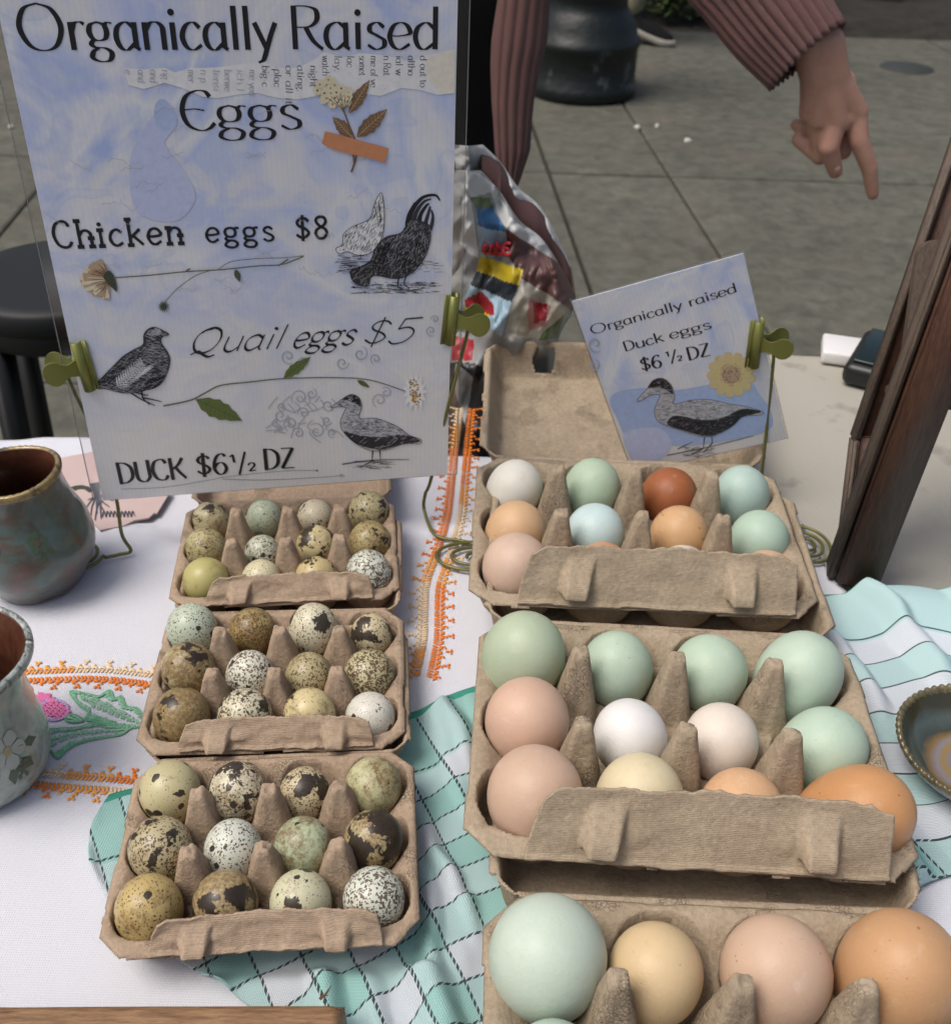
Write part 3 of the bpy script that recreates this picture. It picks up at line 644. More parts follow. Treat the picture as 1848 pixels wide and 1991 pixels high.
# ------------------------------------------------------------------ the eggs
def egg_mesh(name, r, h):
    mb = MB(); prof = []
    for i in range(25):
        t = pi*i/24; z = -cos(t)*h/2; k = r*sin(t)*(1+.0*t)*(1+.12*(z/(h/2))-.02)*1.02
        prof.append((max(k, 1e-5), z))
    mb.lathe(prof, 40)
    o = mb.build(name, M_WHITE); me = o.data; bpy.data.objects.remove(o); return me
ME_HEN = egg_mesh('hen_egg', .0215, .056); ME_QUAIL = egg_mesh('quail_egg', .0130, .0325)
ROWS = ['back row', 'middle row', 'front row']; COLS = ['far left', 'second from left', 'third from left', 'far right']
CN = {'C1': 'farthest large carton', 'C2': 'middle large carton', 'C3': 'nearest large carton', 'Q1': 'farthest quail carton', 'Q2': 'middle quail carton', 'Q3': 'nearest quail carton'}
SC = {'C2': (.52, 872.2, 1153.2), 'C1': (.408, 872.2, 635.7), 'C3': (.528, 872.2, 1626.2), 'Q3': (.344, 192.2, 1448.8), 'Q2': (.296, 280.9, 1153.2), 'Q1': (.28, 310.5, 901.8)}
MINT = (.46, .58, .45); OLIVE = (.44, .52, .37); BLUEM = (.43, .57, .51); ICE = (.54, .68, .67); PINK = (.62, .42, .31); PEACH = (.68, .42, .235); WHT = (.78, .77, .75); CREAM = (.74, .66, .57); TAN = (.62, .47, .27); BROWN = (.56, .29, .125); TERRA = (.34, .115, .045)
HEN = {
 'C2': [(272, 252, 310, 'olive green egg', OLIVE, 0, 8, 0), (632, 290, 268, 'mint green egg with dark specks', MINT, .2, -6, 10), (978, 312, 280, 'slim mint green egg', MINT, 0, 0, 5), (1300, 318, 335, 'broad pale mint green egg', (.48, .60, .48), 0, 25, -10),
        (292, 485, 313, 'pinkish beige egg with tan scratch', PINK, 0, 0, 0), (688, 520, 262, 'pure white egg leaning left', WHT, 0, -16, 8), (1030, 600, 240, 'small ivory egg', CREAM, 0, 0, 0), (1393, 555, 373, 'large tilted mint green egg', (.46, .59, .47), .1, 50, -10),
        (318, 765, 353, 'large smooth pinkish beige egg', (.60, .42, .31), .1, 4, 0), (711, 800, 332, 'pale yellow cream egg half behind flap', (.70, .61, .40), 0, 0, 0), (1101, 850, 315, 'peach egg half behind flap', PEACH, .2, 0, 0), (1517, 840, 410, 'big orange brown egg', BROWN, .5, 42, 10)],
 'C1': [(305, 845, 262, 'small off white egg', (.72, .70, .62), 0, 20, 0), (680, 765, 268, 'pale sage green egg', (.45, .57, .42), 0, 6, 0), (1050, 808, 250, 'dark terracotta egg', TERRA, .2, 20, 0), (1405, 805, 235, 'blue green egg', BLUEM, 0, -8, 0),
        (310, 975, 310, 'light tan egg with one speck', (.64, .42, .24), .2, 20, 0), (703, 985, 268, 'ice blue egg', ICE, 0, -5, 0), (1100, 985, 268, 'speckled orange tan egg', (.60, .37, .19), .9, 0, 0), (1480, 1000, 272, 'light mint egg', (.43, .57, .46), 0, 8, 0),
        (320, 1145, 320, 'tall pale pink egg', (.62, .45, .35), .1, 0, 0), (735, 1215, 270, 'brown egg just peeking over flap', (.58, .31, .16), .2, 0, 0), (1120, 1240, 270, 'whitish egg barely visible over flap', (.68, .58, .48), 0, 0, 0), (1530, 1260, 240, 'peach egg right beside flap end', (.62, .40, .25), .1, 0, 0)],
 'C3': [(361, 470, 448, 'very large pale grey green egg', (.53, .62, .52), .1, 0, 0), (764, 515, 348, 'sandy yellow egg', (.66, .50, .29), .2, 0, 0), (1207, 555, 403, 'matt pinkish beige egg with few specks', (.60, .42, .30), .25, 0, 0), (1643, 550, 437, 'large warm orange brown egg', (.55, .32, .165), .4, 6, 0), (385, 870, 360, 'sea green egg cut off by picture edge', (.48, .60, .49), 0, 0, 0)]}
def place_egg(key, i, x, y, wpx, me, mat, label, cat, grp, tx, ty, rel):
    s, ox, oy = SC[key]; px, py, th, bz = POSE[key]; p, pyv, tip, rim = cart[key][1]
    q = key[0] == 'Q'; r = .013 if q else .0215
    zc = T+bz+.0012+.003+r*1.30
    P = onz(x*s+ox, y*s+oy, zc); rad = wpx*s*depth(P)/F/2
    rad = rad/(1.22 if max(abs(tx), abs(ty)) > 35 else (1.1 if max(abs(tx), abs(ty)) > 18 else 1)); rad = min(max(rad, r*.84), r*1.09)
    # keep the egg in its cup
    c, sn = cos(th), sin(th); dx, dy = P.x-px, P.y-py; lx, ly = dx*c+dy*sn, -dx*sn+dy*c
    gx, gy = ((i % 4)-1.5)*p, (1-i//4)*pyv; m = p*.10
    lx = min(max(lx, gx-m), gx+m); ly = min(max(ly, gy-m*(.3 if i//4 == 2 else 1)), gy+m)
    if key == 'C2' and i == 11: lx = gx+.004; ly = gy+.002; rad = r*1.02
    o = bpy.data.objects.new('quail_egg' if q else 'egg', me); col.objects.link(o)
    k = rad/r; ob = T+bz+.0030; tilt = max(abs(tx), abs(ty)); hz = (.0325 if q else .056)/2*k
    o.location = (px+lx*c-ly*sn, py+lx*sn+ly*c, ob+hz*(1-.22*min(1, tilt/60)))
    o.scale = (k, k, k*(1+.07*sin(i*2.3+len(label)))); o.rotation_euler = (radians(ty), radians(tx), i*1.7)
    o.rotation_mode = 'XYZ'; o.rotation_euler = (Matrix.Rotation(radians(tx), 3, 'Y') @ Matrix.Rotation(radians(ty), 3, 'X') @ Matrix.Rotation(i*1.7, 3, 'Z')).to_euler()
    o.material_slots[0].link = 'OBJECT'; o.material_slots[0].material = mat
    tag(o, '%s, %s %s, %s' % (label, ROWS[i//4], COLS[i % 4], CN[key]), cat, grp)
    return o
n = 0
for key, L in HEN.items():
    for i, (x, y, wp, lab, c, sp, tx, ty) in enumerate(L):
        n += 1
        place_egg(key, i, x, y, wp, ME_HEN, hen_mat('eggshell_%02d' % n, c, sp, seed=n), lab, 'egg', 'large eggs in the cartons', tx, ty, 0)
YL = (.52, .47, .27); CR = (.62, .58, .42); GR = (.52, .56, .42); BG = (.46, .40, .24); OL = (.42, .34, .15); WG = (.62, .64, .55)
# x, y, width, description, base, fine, spot, blot, mott
QL = {
 'Q3': [(405, 270, 345, 'yellowish quail egg, few round black spots', YL, .30, .95, 0, .1, 3), (787, 275, 330, 'heavily blotched cream quail egg', CR, .7, .8, .85, .45, 5), (1160, 285, 285, 'quail egg with black cap', (.55, .47, .30), .7, .35, .95, .2, 9), (1550, 245, 318, 'pale yellow quail egg, brown freckles', (.50, .49, .28), .32, .25, 0, .45, 4),
        (350, 600, 350, 'tan quail egg with black patches', BG, .75, .75, .5, .2, 12), (757, 615, 322, 'whitish quail egg with black dots', WG, .62, .8, .0, 0, 14), (1155, 595, 325, 'pale green quail egg, brown smear', (.50, .58, .38), .28, .45, .0, .55, 15), (1548, 570, 340, 'quail egg with large dark map patch', (.50, .43, .24), .45, .3, 1.35, .5, 18),
        (283, 950, 388, 'large golden quail egg, small spots', (.50, .38, .16), .5, .62, 0, .25, 20), (713, 935, 365, 'quail egg half dark brown', (.58, .50, .28), .2, .2, 1.1, .95, 22), (1138, 925, 348, 'cream quail egg, grey round blotch', (.58, .56, .38), .35, .6, .55, .25, 25), (1553, 920, 350, 'grey white quail egg, fine speckles', WG, .95, .22, 0, 0, 27)],
 'Q2': [(317, 235, 325, 'pale green quail egg, dark spots', (.50, .56, .44), .55, .75, .2, 0, 31), (708, 240, 300, 'olive tan quail egg, dense freckles', OL, .75, .2, 0, .6, 32), (1108, 250, 320, 'cream quail egg, bold black patches', CR, .6, .55, .75, 0, 34), (1488, 270, 275, 'cream quail egg, scattered black blots', (.56, .48, .30), .6, .6, .8, 0, 36),
        (290, 520, 345, 'yellow quail egg, square brown mark', (.50, .44, .24), .35, .4, .75, .6, 38), (695, 550, 315, 'white quail egg, dense dark specks', (.66, .65, .54), .85, .6, .35, 0, 40), (1085, 555, 315, 'beige green quail egg, wet shiny mark', (.42, .36, .20), .75, .3, .35, .25, 42), (1472, 550, 335, 'beige quail egg, evenly peppered', (.50, .45, .27), 1.1, .1, 0, 0, 44),
        (245, 830, 368, 'dark mottled brown quail egg', (.48, .40, .20), .3, .2, .5, 1.25, 46), (660, 830, 355, 'cream quail egg, dark marbling', CR, .85, .5, .7, .1, 48), (1080, 850, 345, 'light yellow quail egg, brown patch', (.62, .52, .28), .4, .35, .75, .3, 50), (1480, 870, 325, 'white quail egg, few grey blue spots', (.66, .64, .56), .35, .8, .1, 0, 52)],
 'Q1': [(338, 335, 245, 'yellow quail egg, heart shaped blot', (.54, .48, .28), .4, .4, .6, .25, 60), (722, 340, 240, 'plain greenish quail egg', (.44, .49, .36), .55, .0, 0, 0, 61), (1075, 345, 240, 'beige quail egg, blue grey blots', (.55, .49, .36), .4, .7, .45, 0, 62), (1450, 325, 275, 'olive speckled quail egg', (.44, .39, .22), .6, .55, .55, .3, 63),
        (320, 560, 275, 'wet yellow quail egg, brown specks', (.46, .42, .22), .6, .5, .2, .3, 64), (712, 610, 215, 'small quail egg, green black spots', (.52, .54, .42), .7, .8, .1, 0, 65), (1087, 555, 270, 'cream quail egg, brown patches', (.58, .50, .28), .3, .5, .9, .3, 66), (1455, 535, 285, 'shiny tan quail egg, dark dashes', (.42, .35, .17), .6, .5, .5, .35, 67),
        (318, 810, 310, 'unspotted dull yellow quail egg', (.46, .42, .17), 0, 0, 0, .12, 68), (703, 800, 275, 'cream quail egg, few dark flecks', (.62, .57, .38), .45, .4, .25, 0, 69), (1085, 780, 285, 'yellow quail egg, big brown spots', (.54, .44, .22), .3, .9, .65, .3, 70), (1450, 780, 315, 'white quail egg, black peppering', WG, .95, .35, .1, 0, 71)]}
for key, L in QL.items():
    for i, (x, y, wp, lab, c, a, b, d, e, sd_) in enumerate(L):
        bb = 95 if d < .7 else 70
        place_egg(key, i, x, y, wp, ME_QUAIL, quail_mat('quail_shell_%02d' % sd_, c, a, b, d, e, sd_, bs=bb), lab, 'quail egg', 'quail eggs in the small cartons', (i*37 % 13)-6, (i*53 % 11)-5, 0)

# ------------------------------------------------------------------ lettering: skeleton letters drawn with a broad nib
G = {
'a': (4.9, 'c 3.7,4.0 2.4,5 .9,4.2 .4,2.4 .9,.6 2.1,0 3.7,1.3|l 3.8,5 3.8,.5 4.4,0'), 'b': (4.6, 'S .8,8 .8,0|c .8,3.6 1.8,4.9 3.2,4.7 4.1,3 3.8,1 2.4,0 .8,1'),
'c': (4.2, 'c 3.7,4.0 2.6,5 1.2,4.4 .4,2.5 1.0,.6 2.3,0 3.8,.9'), 'd': (4.9, 'c 3.8,3.8 2.4,5 .9,4.2 .4,2.4 .9,.6 2.1,0 3.8,1.2|S 3.9,8 3.9,0'),
'e': (4.5, 'c .5,2.6 2.0,2.5 3.9,3.0 3.5,4.4 2.4,5 1.1,4.4 .4,2.5 1.0,.6 2.3,0 3.9,1.0'), 'f': (3, 'c 3,7.4 2.2,8 1.3,6.8 1.2,5 1.2,0|l .2,5 2.4,5'),
'g': (4.8, 'c 2.1,5 .9,4.5 .5,3.3 1.0,2.1 2.1,1.7 3.2,2.1 3.6,3.3 3.2,4.5 2.1,5|c 3.3,4.4 3.9,4.9 4.7,4.8|c 1.2,1.9 .6,1.1 1.3,.5 3.0,.3 4.0,-.6 3.4,-1.9 1.8,-2.1 .5,-1.4 .8,-.3 1.9,.4'),
'h': (4.8, 'S .8,8 .8,0|c .8,3.4 1.8,4.8 3,5 3.9,4.2 4.0,3 4.0,1.5|S 4.0,2.6 4.0,0'), 'i': (2.2, 'S 1.0,5 1.0,0|d 1.0,6.8'), 'k': (4.6, 'S .8,8 .8,0|l 3.8,5 .9,2.2|l 1.7,3.0 4.3,0'),
'l': (2.2, 'S 1.0,8 1.0,0'), 'm': (6.8, 'S .8,5 .8,0|c .8,3.4 1.6,4.8 2.6,5 3.3,4 3.4,0|c 3.4,3.4 4.2,4.8 5.2,5 5.9,4 6,0'), 'n': (4.8, 'S .8,5 .8,0|c .8,3.4 1.8,4.8 3,5 3.9,4.2 4.0,3 4.0,1.5|S 4.0,2.6 4.0,0'),
'o': (4.6, 'c 2.2,5 .8,4.3 .4,2.5 .9,.7 2.2,0 3.6,.7 4.1,2.5 3.6,4.3 2.2,5'), 'p': (4.6, 'l .8,5 .8,-2.6|c .8,3.6 1.8,4.9 3.2,4.7 4.1,3 3.8,1 2.4,0 .8,1'), 'r': (3.4, 'S .8,5 .8,0|c .8,3.2 1.5,4.7 2.5,5 3.2,4.6'),
's': (3.9, 'c 3.3,4.1 2.2,5 1.0,4.5 .9,3.4 2.1,2.6 3.3,1.7 3.2,.5 1.9,0 .5,.8'), 't': (3, 'c 1.2,7 1.2,1 1.8,0 2.8,.6|l .2,5 2.6,5'), 'u': (4.9, 'c .8,5 .8,1.5 1.6,.1 2.8,.1 3.9,1.4|S 4.0,5 4.0,0'), 'v': (4.2, 'l .2,5 2.1,0|l 2.1,0 4,5'),
'w': (6, 'l .2,5 1.7,0|l 1.7,0 3,5|l 3,5 4.3,0|l 4.3,0 5.8,5'), 'y': (4.5, 'l .3,5 2.3,.2|c 4.2,5 3.2,2.6 2.3,0 1.6,-1.8 .6,-2.4'),
'O': (8.6, 'c 4.1,8.2 1.7,7.2 .5,4.1 1.7,.9 4.1,-.1 6.5,.9 7.7,4.1 6.5,7.2 4.1,8.2'), 'R': (5.8, 'S .9,8 .9,0|c .9,7.9 3.0,7.9 4.6,7.2 4.7,5.4 3.4,4.2 .9,4.1|c 2.8,4.1 4.0,1.6 5.6,0'),
'E': (5.6, 'c 4.9,6.8 4.2,7.9 2.8,8 1.2,6.8 .5,4 1.2,1.2 3.0,0 4.4,.4 5.3,1.5|c .7,4.2 2.4,4.4 3.9,4.1'), 'D': (5.6, 'S .9,8 .9,0|c .9,7.95 3.0,7.7 4.6,6.2 5.0,4 4.6,1.8 3.0,.3 .9,.05'),
'C': (5.6, 'c 4.9,6.4 4.2,7.8 2.9,8 1.3,7 .5,4 1.3,1 2.9,0 4.2,.3 5.1,1.7'), 'Q': (7.2, 'c 3.6,8 1.5,7 .6,4.2 1.4,1.2 3.2,0 5.2,1 6.2,4 5.6,7 3.9,8.2 2.2,7.6 1.6,6.6|c 1.0,-.4 2.4,.6 3.6,-.4 5.2,-1.4 6.4,-.8'),
'U': (5.6, 'c .9,8 .9,2 1.8,.3 3.4,0 4.7,1.5 4.8,3|S 4.8,8 4.8,2.4'), 'K': (5.4, 'S .9,8 .9,0|c 4.8,8 3.2,5.4 .9,3.6|c 2.2,4.8 3.6,2.2 5.2,0'), 'Z': (4.8, 'l .5,7.9 4.3,7.9|n 4.3,7.9 .5,.1|l .5,.1 4.5,.1'),
'$': (4.8, 'c 4.1,6.3 3.2,7.3 1.8,7.3 .9,6 1.4,4.7 3.2,3.6 4.1,2.2 3.3,.8 2.0,.5 .6,1.6|l 2.4,8.6 2.4,-.8'), '8': (4.7, 'c 2.3,8 1.1,7.4 .9,6.1 1.8,4.7 3.5,3.3 3.8,1.7 2.9,.2 1.6,.2 .7,1.6 1.1,3.3 2.9,4.7 3.6,6.2 3.2,7.5 2.3,8'),
'5': (4.9, 'l 1.4,7.8 4.6,8.1|l 1.5,7.8 1.1,4.6|c 1.1,4.6 2.6,5.2 3.9,4.4 4.2,2.6 3.2,.6 1.4,0 .3,1.0'), '6': (4.6, 'c 3.9,7.0 3.0,8 1.6,7.2 .7,4.6 .7,2 1.8,.1 3.3,.4 4.0,2.4 3.2,4.3 1.8,4.4 .8,3.0'),
'1': (1.8, 'l .2,7.2 1.1,7.9|l 1.1,8 1.1,4.6'), '/': (3.4, 'l 3.1,8.4 .3,-.8'), '2': (2.4, 'c .2,2.6 .8,3.4 1.7,3.1 1.8,2.1 .9,.9 .2,0|l .2,.05 2.0,.1'), ' ': (2.8, ''), '.': (1.6, 'd .7,.3'), '-': (3, 'l .4,2.4 2.4,2.4')}
class Sheet:
    def __init__(s, o, yaw, tilt, ro):
        u = Vector((cos(yaw), sin(yaw), 0)); n = Vector((-sin(yaw), cos(yaw), 0)); v = Vector((0, 0, cos(tilt)))+n*sin(tilt)
        s.o = Vector(o); s.u = u*cos(ro)+v*sin(ro); s.v = -u*sin(ro)+v*cos(ro); s.n = s.u.cross(s.v).normalized(); s.k = 0
        s.M = Matrix((s.u, -s.n, s.v)).transposed().to_4x4(); s.M.translation = s.o
    def uv(s, x, y):
        p = onplane(x, y, s.o, s.n)-s.o; return (p.dot(s.u), p.dot(s.v))
def tri_fill(mb, P, h, mi):
    from mathutils.geometry import tessellate_polygon
    V = [Vector((x, 0, z)) for x, z in P]; T3 = tessellate_polygon([V]); fs = []
    for t in T3:
        a, b, c = [V[i] for i in t]; nrm = (b-a).cross(c-a)
        fs.append(tuple(t) if nrm.y < 0 else tuple(t[::-1]))
    mb.add([(x, -h, z) for x, z in P], fs, mi)
class Pen:
    def __init__(s, mb): s.mb = mb; s.h = .00035; s.cnt = 0
    def lift(s): s.cnt += 1; s.h = .00035+.0000009*(s.cnt % 900); return s.h
    def strip(s, P, wf, mi=0, cap=True):
        if len(P) < 2: return
        h = s.lift(); V = []; N = len(P); L = []
        for i, p in enumerate(P):
            a = P[max(i-1, 0)]; b = P[min(i+1, N-1)]; dx, dy = b[0]-a[0], b[1]-a[1]; l = math.hypot(dx, dy) or 1e-9; dx /= l; dy /= l
            wd = wf(dx, dy, i/(N-1))/2; V += [(p[0]-dy*wd, -h, p[1]+dx*wd), (p[0]+dy*wd, -h, p[1]-dx*wd)]
        s.mb.add(V, [(2*i, 2*i+1, 2*i+3, 2*i+2) for i in range(N-1)], mi)
    def fill(s, P, mi=0): tri_fill(s.mb, P, s.lift(), mi)
    def disc(s, c, r, mi=0, n=12): s.fill([(c[0]+r*cos(2*pi*k/n), c[1]+r*sin(2*pi*k/n)) for k in range(n)], mi)
    def text(s, txt, A, B, cap, nib=.9, th=0.0, thin=.16, slant=0, serif=0, mi=0, rough=0, track=0, capsc=1):
        # from A to B along the baseline; cap = height of a capital, all in metres
        A = Vector(A); B = Vector(B); ex = (B-A); W = ex.length; ex /= W; ey = Vector((-ex.y, ex.x)); tot = sum(G[c][0]+track for c in txt)
        sx = W/tot; sy = cap/8; x0 = 0; rr = random.Random(len(txt)*7)
        def m(x, y): x = x+slant*y*sy/sx; p = A+ex*(x*sx)+ey*(y*sy); return (p.x, p.y)
        nb = nib*sy*1.08; tn = thin*sy*1.35
        def wf(dx, dy, t):
            a = (dx*ex.x+dy*ex.y); b = (dx*ey.x+dy*ey.y); k = abs(b*cos(th)-a*sin(th)); r = math.sqrt((nb*k)**2+tn*tn)
            return r*(1+rough*rr.uniform(-1, 1))
        for ch in txt:
            adv, st = G[ch]
            for q in st.split('|'):
                if not q: continue
                ty, *pts = q.split(' '); P = [(float(a)+x0, float(b)) for a, b in (p.split(',') for p in pts)]
                if ty == 'd': c = m(*P[0]); s.disc(c, max(nb*.62, tn*.8), mi); continue
                if ty == 'c': P = crom(P, 7)
                elif rough or ty == 'S': P = [tuple(P[0][k]+(P[1][k]-P[0][k])*t/6 for k in (0, 1)) for t in range(7)]
                if ty == 'n': s.strip([m(*p) for p in P], lambda dx, dy, t: nb, mi); continue
                s.strip([m(*p) for p in P], wf, mi)
                if ty == 'S' and serif:
                    for e in (P[0], P[-1]):
                        s.strip([m(e[0]-serif, e[1]), m(e[0]+serif, e[1])], lambda dx, dy, t: max(tn*1.5, .3*sy if rough == 0 else tn), mi)
            x0 += adv+track
    def hatch(s, poly, n, L, ang, w, mi, rr, curve=.3, jit=.25):
        xs = [p[0] for p in poly]; ys = [p[1] for p in poly]
        def ins(x, y):
            c = False; j = len(poly)-1
            for i in range(len(poly)):
                if (poly[i][1] > y) != (poly[j][1] > y) and x < (poly[j][0]-poly[i][0])*(y-poly[i][1])/(poly[j][1]-poly[i][1]+1e-12)+poly[i][0]: c = not c
                j = i
            return c
        k = 0; t = 0
        while k < n and t < n*12:
            t += 1; x = rr.uniform(min(xs), max(xs)); y = rr.uniform(min(ys), max(ys))
            if not ins(x, y): continue
            a = (ang(x, y) if callable(ang) else ang)+rr.uniform(-jit, jit); l = L*rr.uniform(.5, 1.2); P = []
            for e in range(4): P.append((x, y)); x += cos(a)*l/3; y += sin(a)*l/3; a += curve*rr.uniform(-.4, 1)
            P = [p for p in P if ins(*p)]
            if len(P) > 1: s.strip(P, lambda dx, dy, t_: w*1.35*(1-.75*abs(2*t_-1)), mi); k += 1
def make_sheet(name, sh, W, H, label, seed, mg):
    root = empty(name, sh.o); root.matrix_world = sh.M.copy(); tag(root, label, 'sign')
    mb = MB(); mb.box((W/2, .00005, H/2), (W, .0005, H)); pp = mb.build('paper_sheet', paper('watercolour_paper_%d' % seed, seed, H), root, smooth=False)
    l, r_, b, t = mg; mb = MB(); mb.box(((W+r_-l)/2, .0009, (H+t-b)/2), (W+l+r_, .0008, H+b+t), bev=.0002); mb.build('clear_laminate', M_FILM, root, smooth=False)
    # thin grey bars stand in for the glint along the pouch's sealed border
    for x in (-l+.0006, W+r_-.0006):
        mb = MB(); mb.box((x, .0003, (H+t-b)/2), (.0003, .0003, H+b+t)); mb.build('pouch_edge_glint', M_FILMGLINT, root, smooth=False)
    return root
M_FILMGLINT = plain('film_edge_glint', (.30, .31, .32), .3)  # flat grey for the glint drawn along the pouch border
BIG = Sheet((-.2307, .5264, .7955), .2016, -.0045, -.0069)
SML = Sheet((.1107, .62, .7670), -.065, -.118, .3812)
sg = make_sheet('price_sign', BIG, .2159, .293, 'large laminated sign reading Organically Raised Eggs with prices and bird drawings', 3, (.0062, .0068, .001, .006))
sg2 = make_sheet('duck_egg_sign', SML, .1062, .1455, 'small tilted laminated card reading Organically raised Duck eggs with a duck drawing', 8, (.0012, .0012, .0012, .0012))
INKS = [INK, INK2, INKL]
def z1(x, y): return BIG.uv(x*.5, y*.5)
def z3(x, y): return BIG.uv(x*.5, y*.5+517.4)
def z5(x, y): return BIG.uv(x*.26, y*.26+369.6)
def z4(x, y): return SML.uv(x*.408+872.2, y*.408+635.7)
def PL(f, *pts): return [f(*p) for p in pts]
def smooth(P, n=5, closed=True): return crom(P, n, closed)
# washes and the torn newsprint strip first
mb = MB(); pen = Pen(mb)
pen.fill(smooth(PL(z1, (505, 620), (560, 500), (600, 440), (605, 400), (660, 400), (690, 470), (660, 520), (640, 560), (700, 640), (760, 760), (700, 850), (600, 855), (520, 800))), 4)
pen.fill(smooth(PL(z1, (600, 430), (620, 385), (655, 400), (690, 470), (650, 510), (610, 490))), 5)
tear = PL(z1, (480, 262), (560, 268), (640, 262), (680, 280), (740, 262), (800, 262), (860, 258), (940, 246), (1020, 236), (1080, 262), (1150, 262), (1215, 235), (1260, 200), (1330, 222), (1400, 205), (1460, 210), (1540, 222), (1600, 240), (1650, 215), (1700, 205), (1768, 190), (1765, 360), (1700, 368), (1640, 350), (1560, 340), (1480, 372), (1400, 360), (1300, 350), (1230, 372), (1160, 385), (1080, 380), (1000, 360), (930, 365), (850, 380), (790, 375), (720, 345), (640, 320), (560, 345), (500, 330))
pen.fill(tear, 0)
pen.fill(PL(z1, (1655, 232), (1700, 205), (1768, 188), (1766, 360), (1715, 362), (1655, 300)), 1)
rr = random.Random(5)
for x, tx in [(1262, 'watch'), (1310, 'lay.'), (1358, 'lac'), (1405, 'somet'), (1450, 'me of ve'), (1500, 'n Rat'), (1548, 'ial w'), (1595, 'altho'), (1642, 'd out to'), (1215, 'night'), (1165, 'ating.'), (1120, 'or all it'), (1075, '-plac'), (1028, 'big-c'), (978, 'me yea'), (930, 'ich l'), (882, 'berwe'), (838, 'tensi'), (788, 'n p'), (740, 'mer'), (640, 'ng c'), (592, 'ond'), (545, 'and'), (495, 'e')]:
    y0 = 215 if x > 1230 else (252 if x > 1000 else 268); L = len(tx)*(15.5 if x > 1230 else 17)
    pen.text(tx, z1(x-10, y0), z1(x-10, y0+L), .0037, .75, 0, .22, 0, 0, 2 if x > 1000 else 3)
for k in range(34):   # faint handwriting and specks across the sheet
    x, y = rr.uniform(150, 1500), rr.uniform(420, 1150); P = []
    for e in range(9): P.append(z1(x, y)); x += rr.uniform(4, 16); y += rr.uniform(-13, 13)
    pen.strip(crom(P, 4), lambda dx, dy, t: .00022, 3)
for k in range(60):
    pen.disc(z1(rr.uniform(150, 1650), rr.uniform(150, 1300)), rr.uniform(.0001, .0003), 3, 6)
pr = mb.build('printed_collage', [P_NEWS, P_NEWS2, INK2, INKL, P_BLUE2, P_BLUE], sg, smooth=False)
# lettering
def lettering(root, jobs):
    mb = MB(); pen = Pen(mb); pen.cnt = 60
    for j in jobs: pen.text(*j[0], **j[1])
    return mb.build('lettering', INKS, root, smooth=False)
lettering(sg, [
    (('Organically', z1(82, 193), z1(1082, 192), BIG.uv(0, 8)[1]-BIG.uv(0, 97)[1]), dict(nib=.95, thin=.16)),
    (('Raised', z1(1128, 190), z1(1712, 190), BIG.uv(0, 8)[1]-BIG.uv(0, 97)[1]), dict(nib=.95, thin=.16)),
    (('Eggs', z1(705, 507), z1(1178, 500), BIG.uv(400, 176)[1]-BIG.uv(400, 253)[1]), dict(nib=.95, thin=.16)),
    (('Chicken', z1(212, 962), z1(728, 944), BIG.uv(200, 431)[1]-BIG.uv(200, 481)[1]), dict(nib=.5, thin=.62, serif=.95, rough=.10, track=.9)),
    (('eggs', z1(800, 940), z1(1080, 934), .0125), dict(nib=.5, thin=.62, serif=.9, rough=.10, track=.9)),
    (('$8', z1(1145, 928), z1(1290, 925), .0125), dict(nib=.25, thin=.75, rough=.10, track=.6)),
    (('Quail', z3(725, 340), z3(1095, 318), .0150), dict(nib=.85, th=.75, thin=.2, slant=.52)),
    (('eggs', z3(1128, 318), z3(1370, 303), .0150), dict(nib=.85, th=.75, thin=.2, slant=.52)),
    (('$5', z3(1395, 305), z3(1600, 298), .0162), dict(nib=.5, th=.7, thin=.24, slant=.45)),
    (('DUCK', z3(462, 845), z3(726, 822), .0150), dict(nib=1.05, thin=.3, serif=.55, track=-.1)),
    (('$6', z3(762, 812), z3(890, 806), .0150), dict(nib=1.0, thin=.3)),
    (('1/2', z3(905, 806), z3(995, 792), .0140), dict(nib=.7, thin=.3, track=-.45)),
    (('DZ', z3(1025, 790), z3(1148, 782), .0150), dict(nib=1.1, thin=.3, serif=.55))])
lettering(sg2, [
    (('Organically', SML.uv(1150, 650), SML.uv(1328, 599), .0068), dict(nib=1.15, thin=.30)),
    (('raised', SML.uv(1340, 596), SML.uv(1434, 566), .0068), dict(nib=1.15, thin=.30)),
    (('Duck', SML.uv(1214, 683), SML.uv(1292, 662), .0076), dict(nib=1.15, thin=.30)),
    (('eggs', SML.uv(1302, 659), SML.uv(1384, 637), .0072), dict(nib=1.15, thin=.30)),
    (('$6', z4(915, 208), z4(1020, 188), .0098), dict(nib=1.1, thin=.32)),
    (('1/2', z4(1042, 172), z4(1112, 156), .0090), dict(nib=.8, thin=.32, track=-.45)),
    (('DZ', z4(1140, 158), z4(1250, 132), .0098), dict(nib=1.15, thin=.32, serif=.5))])
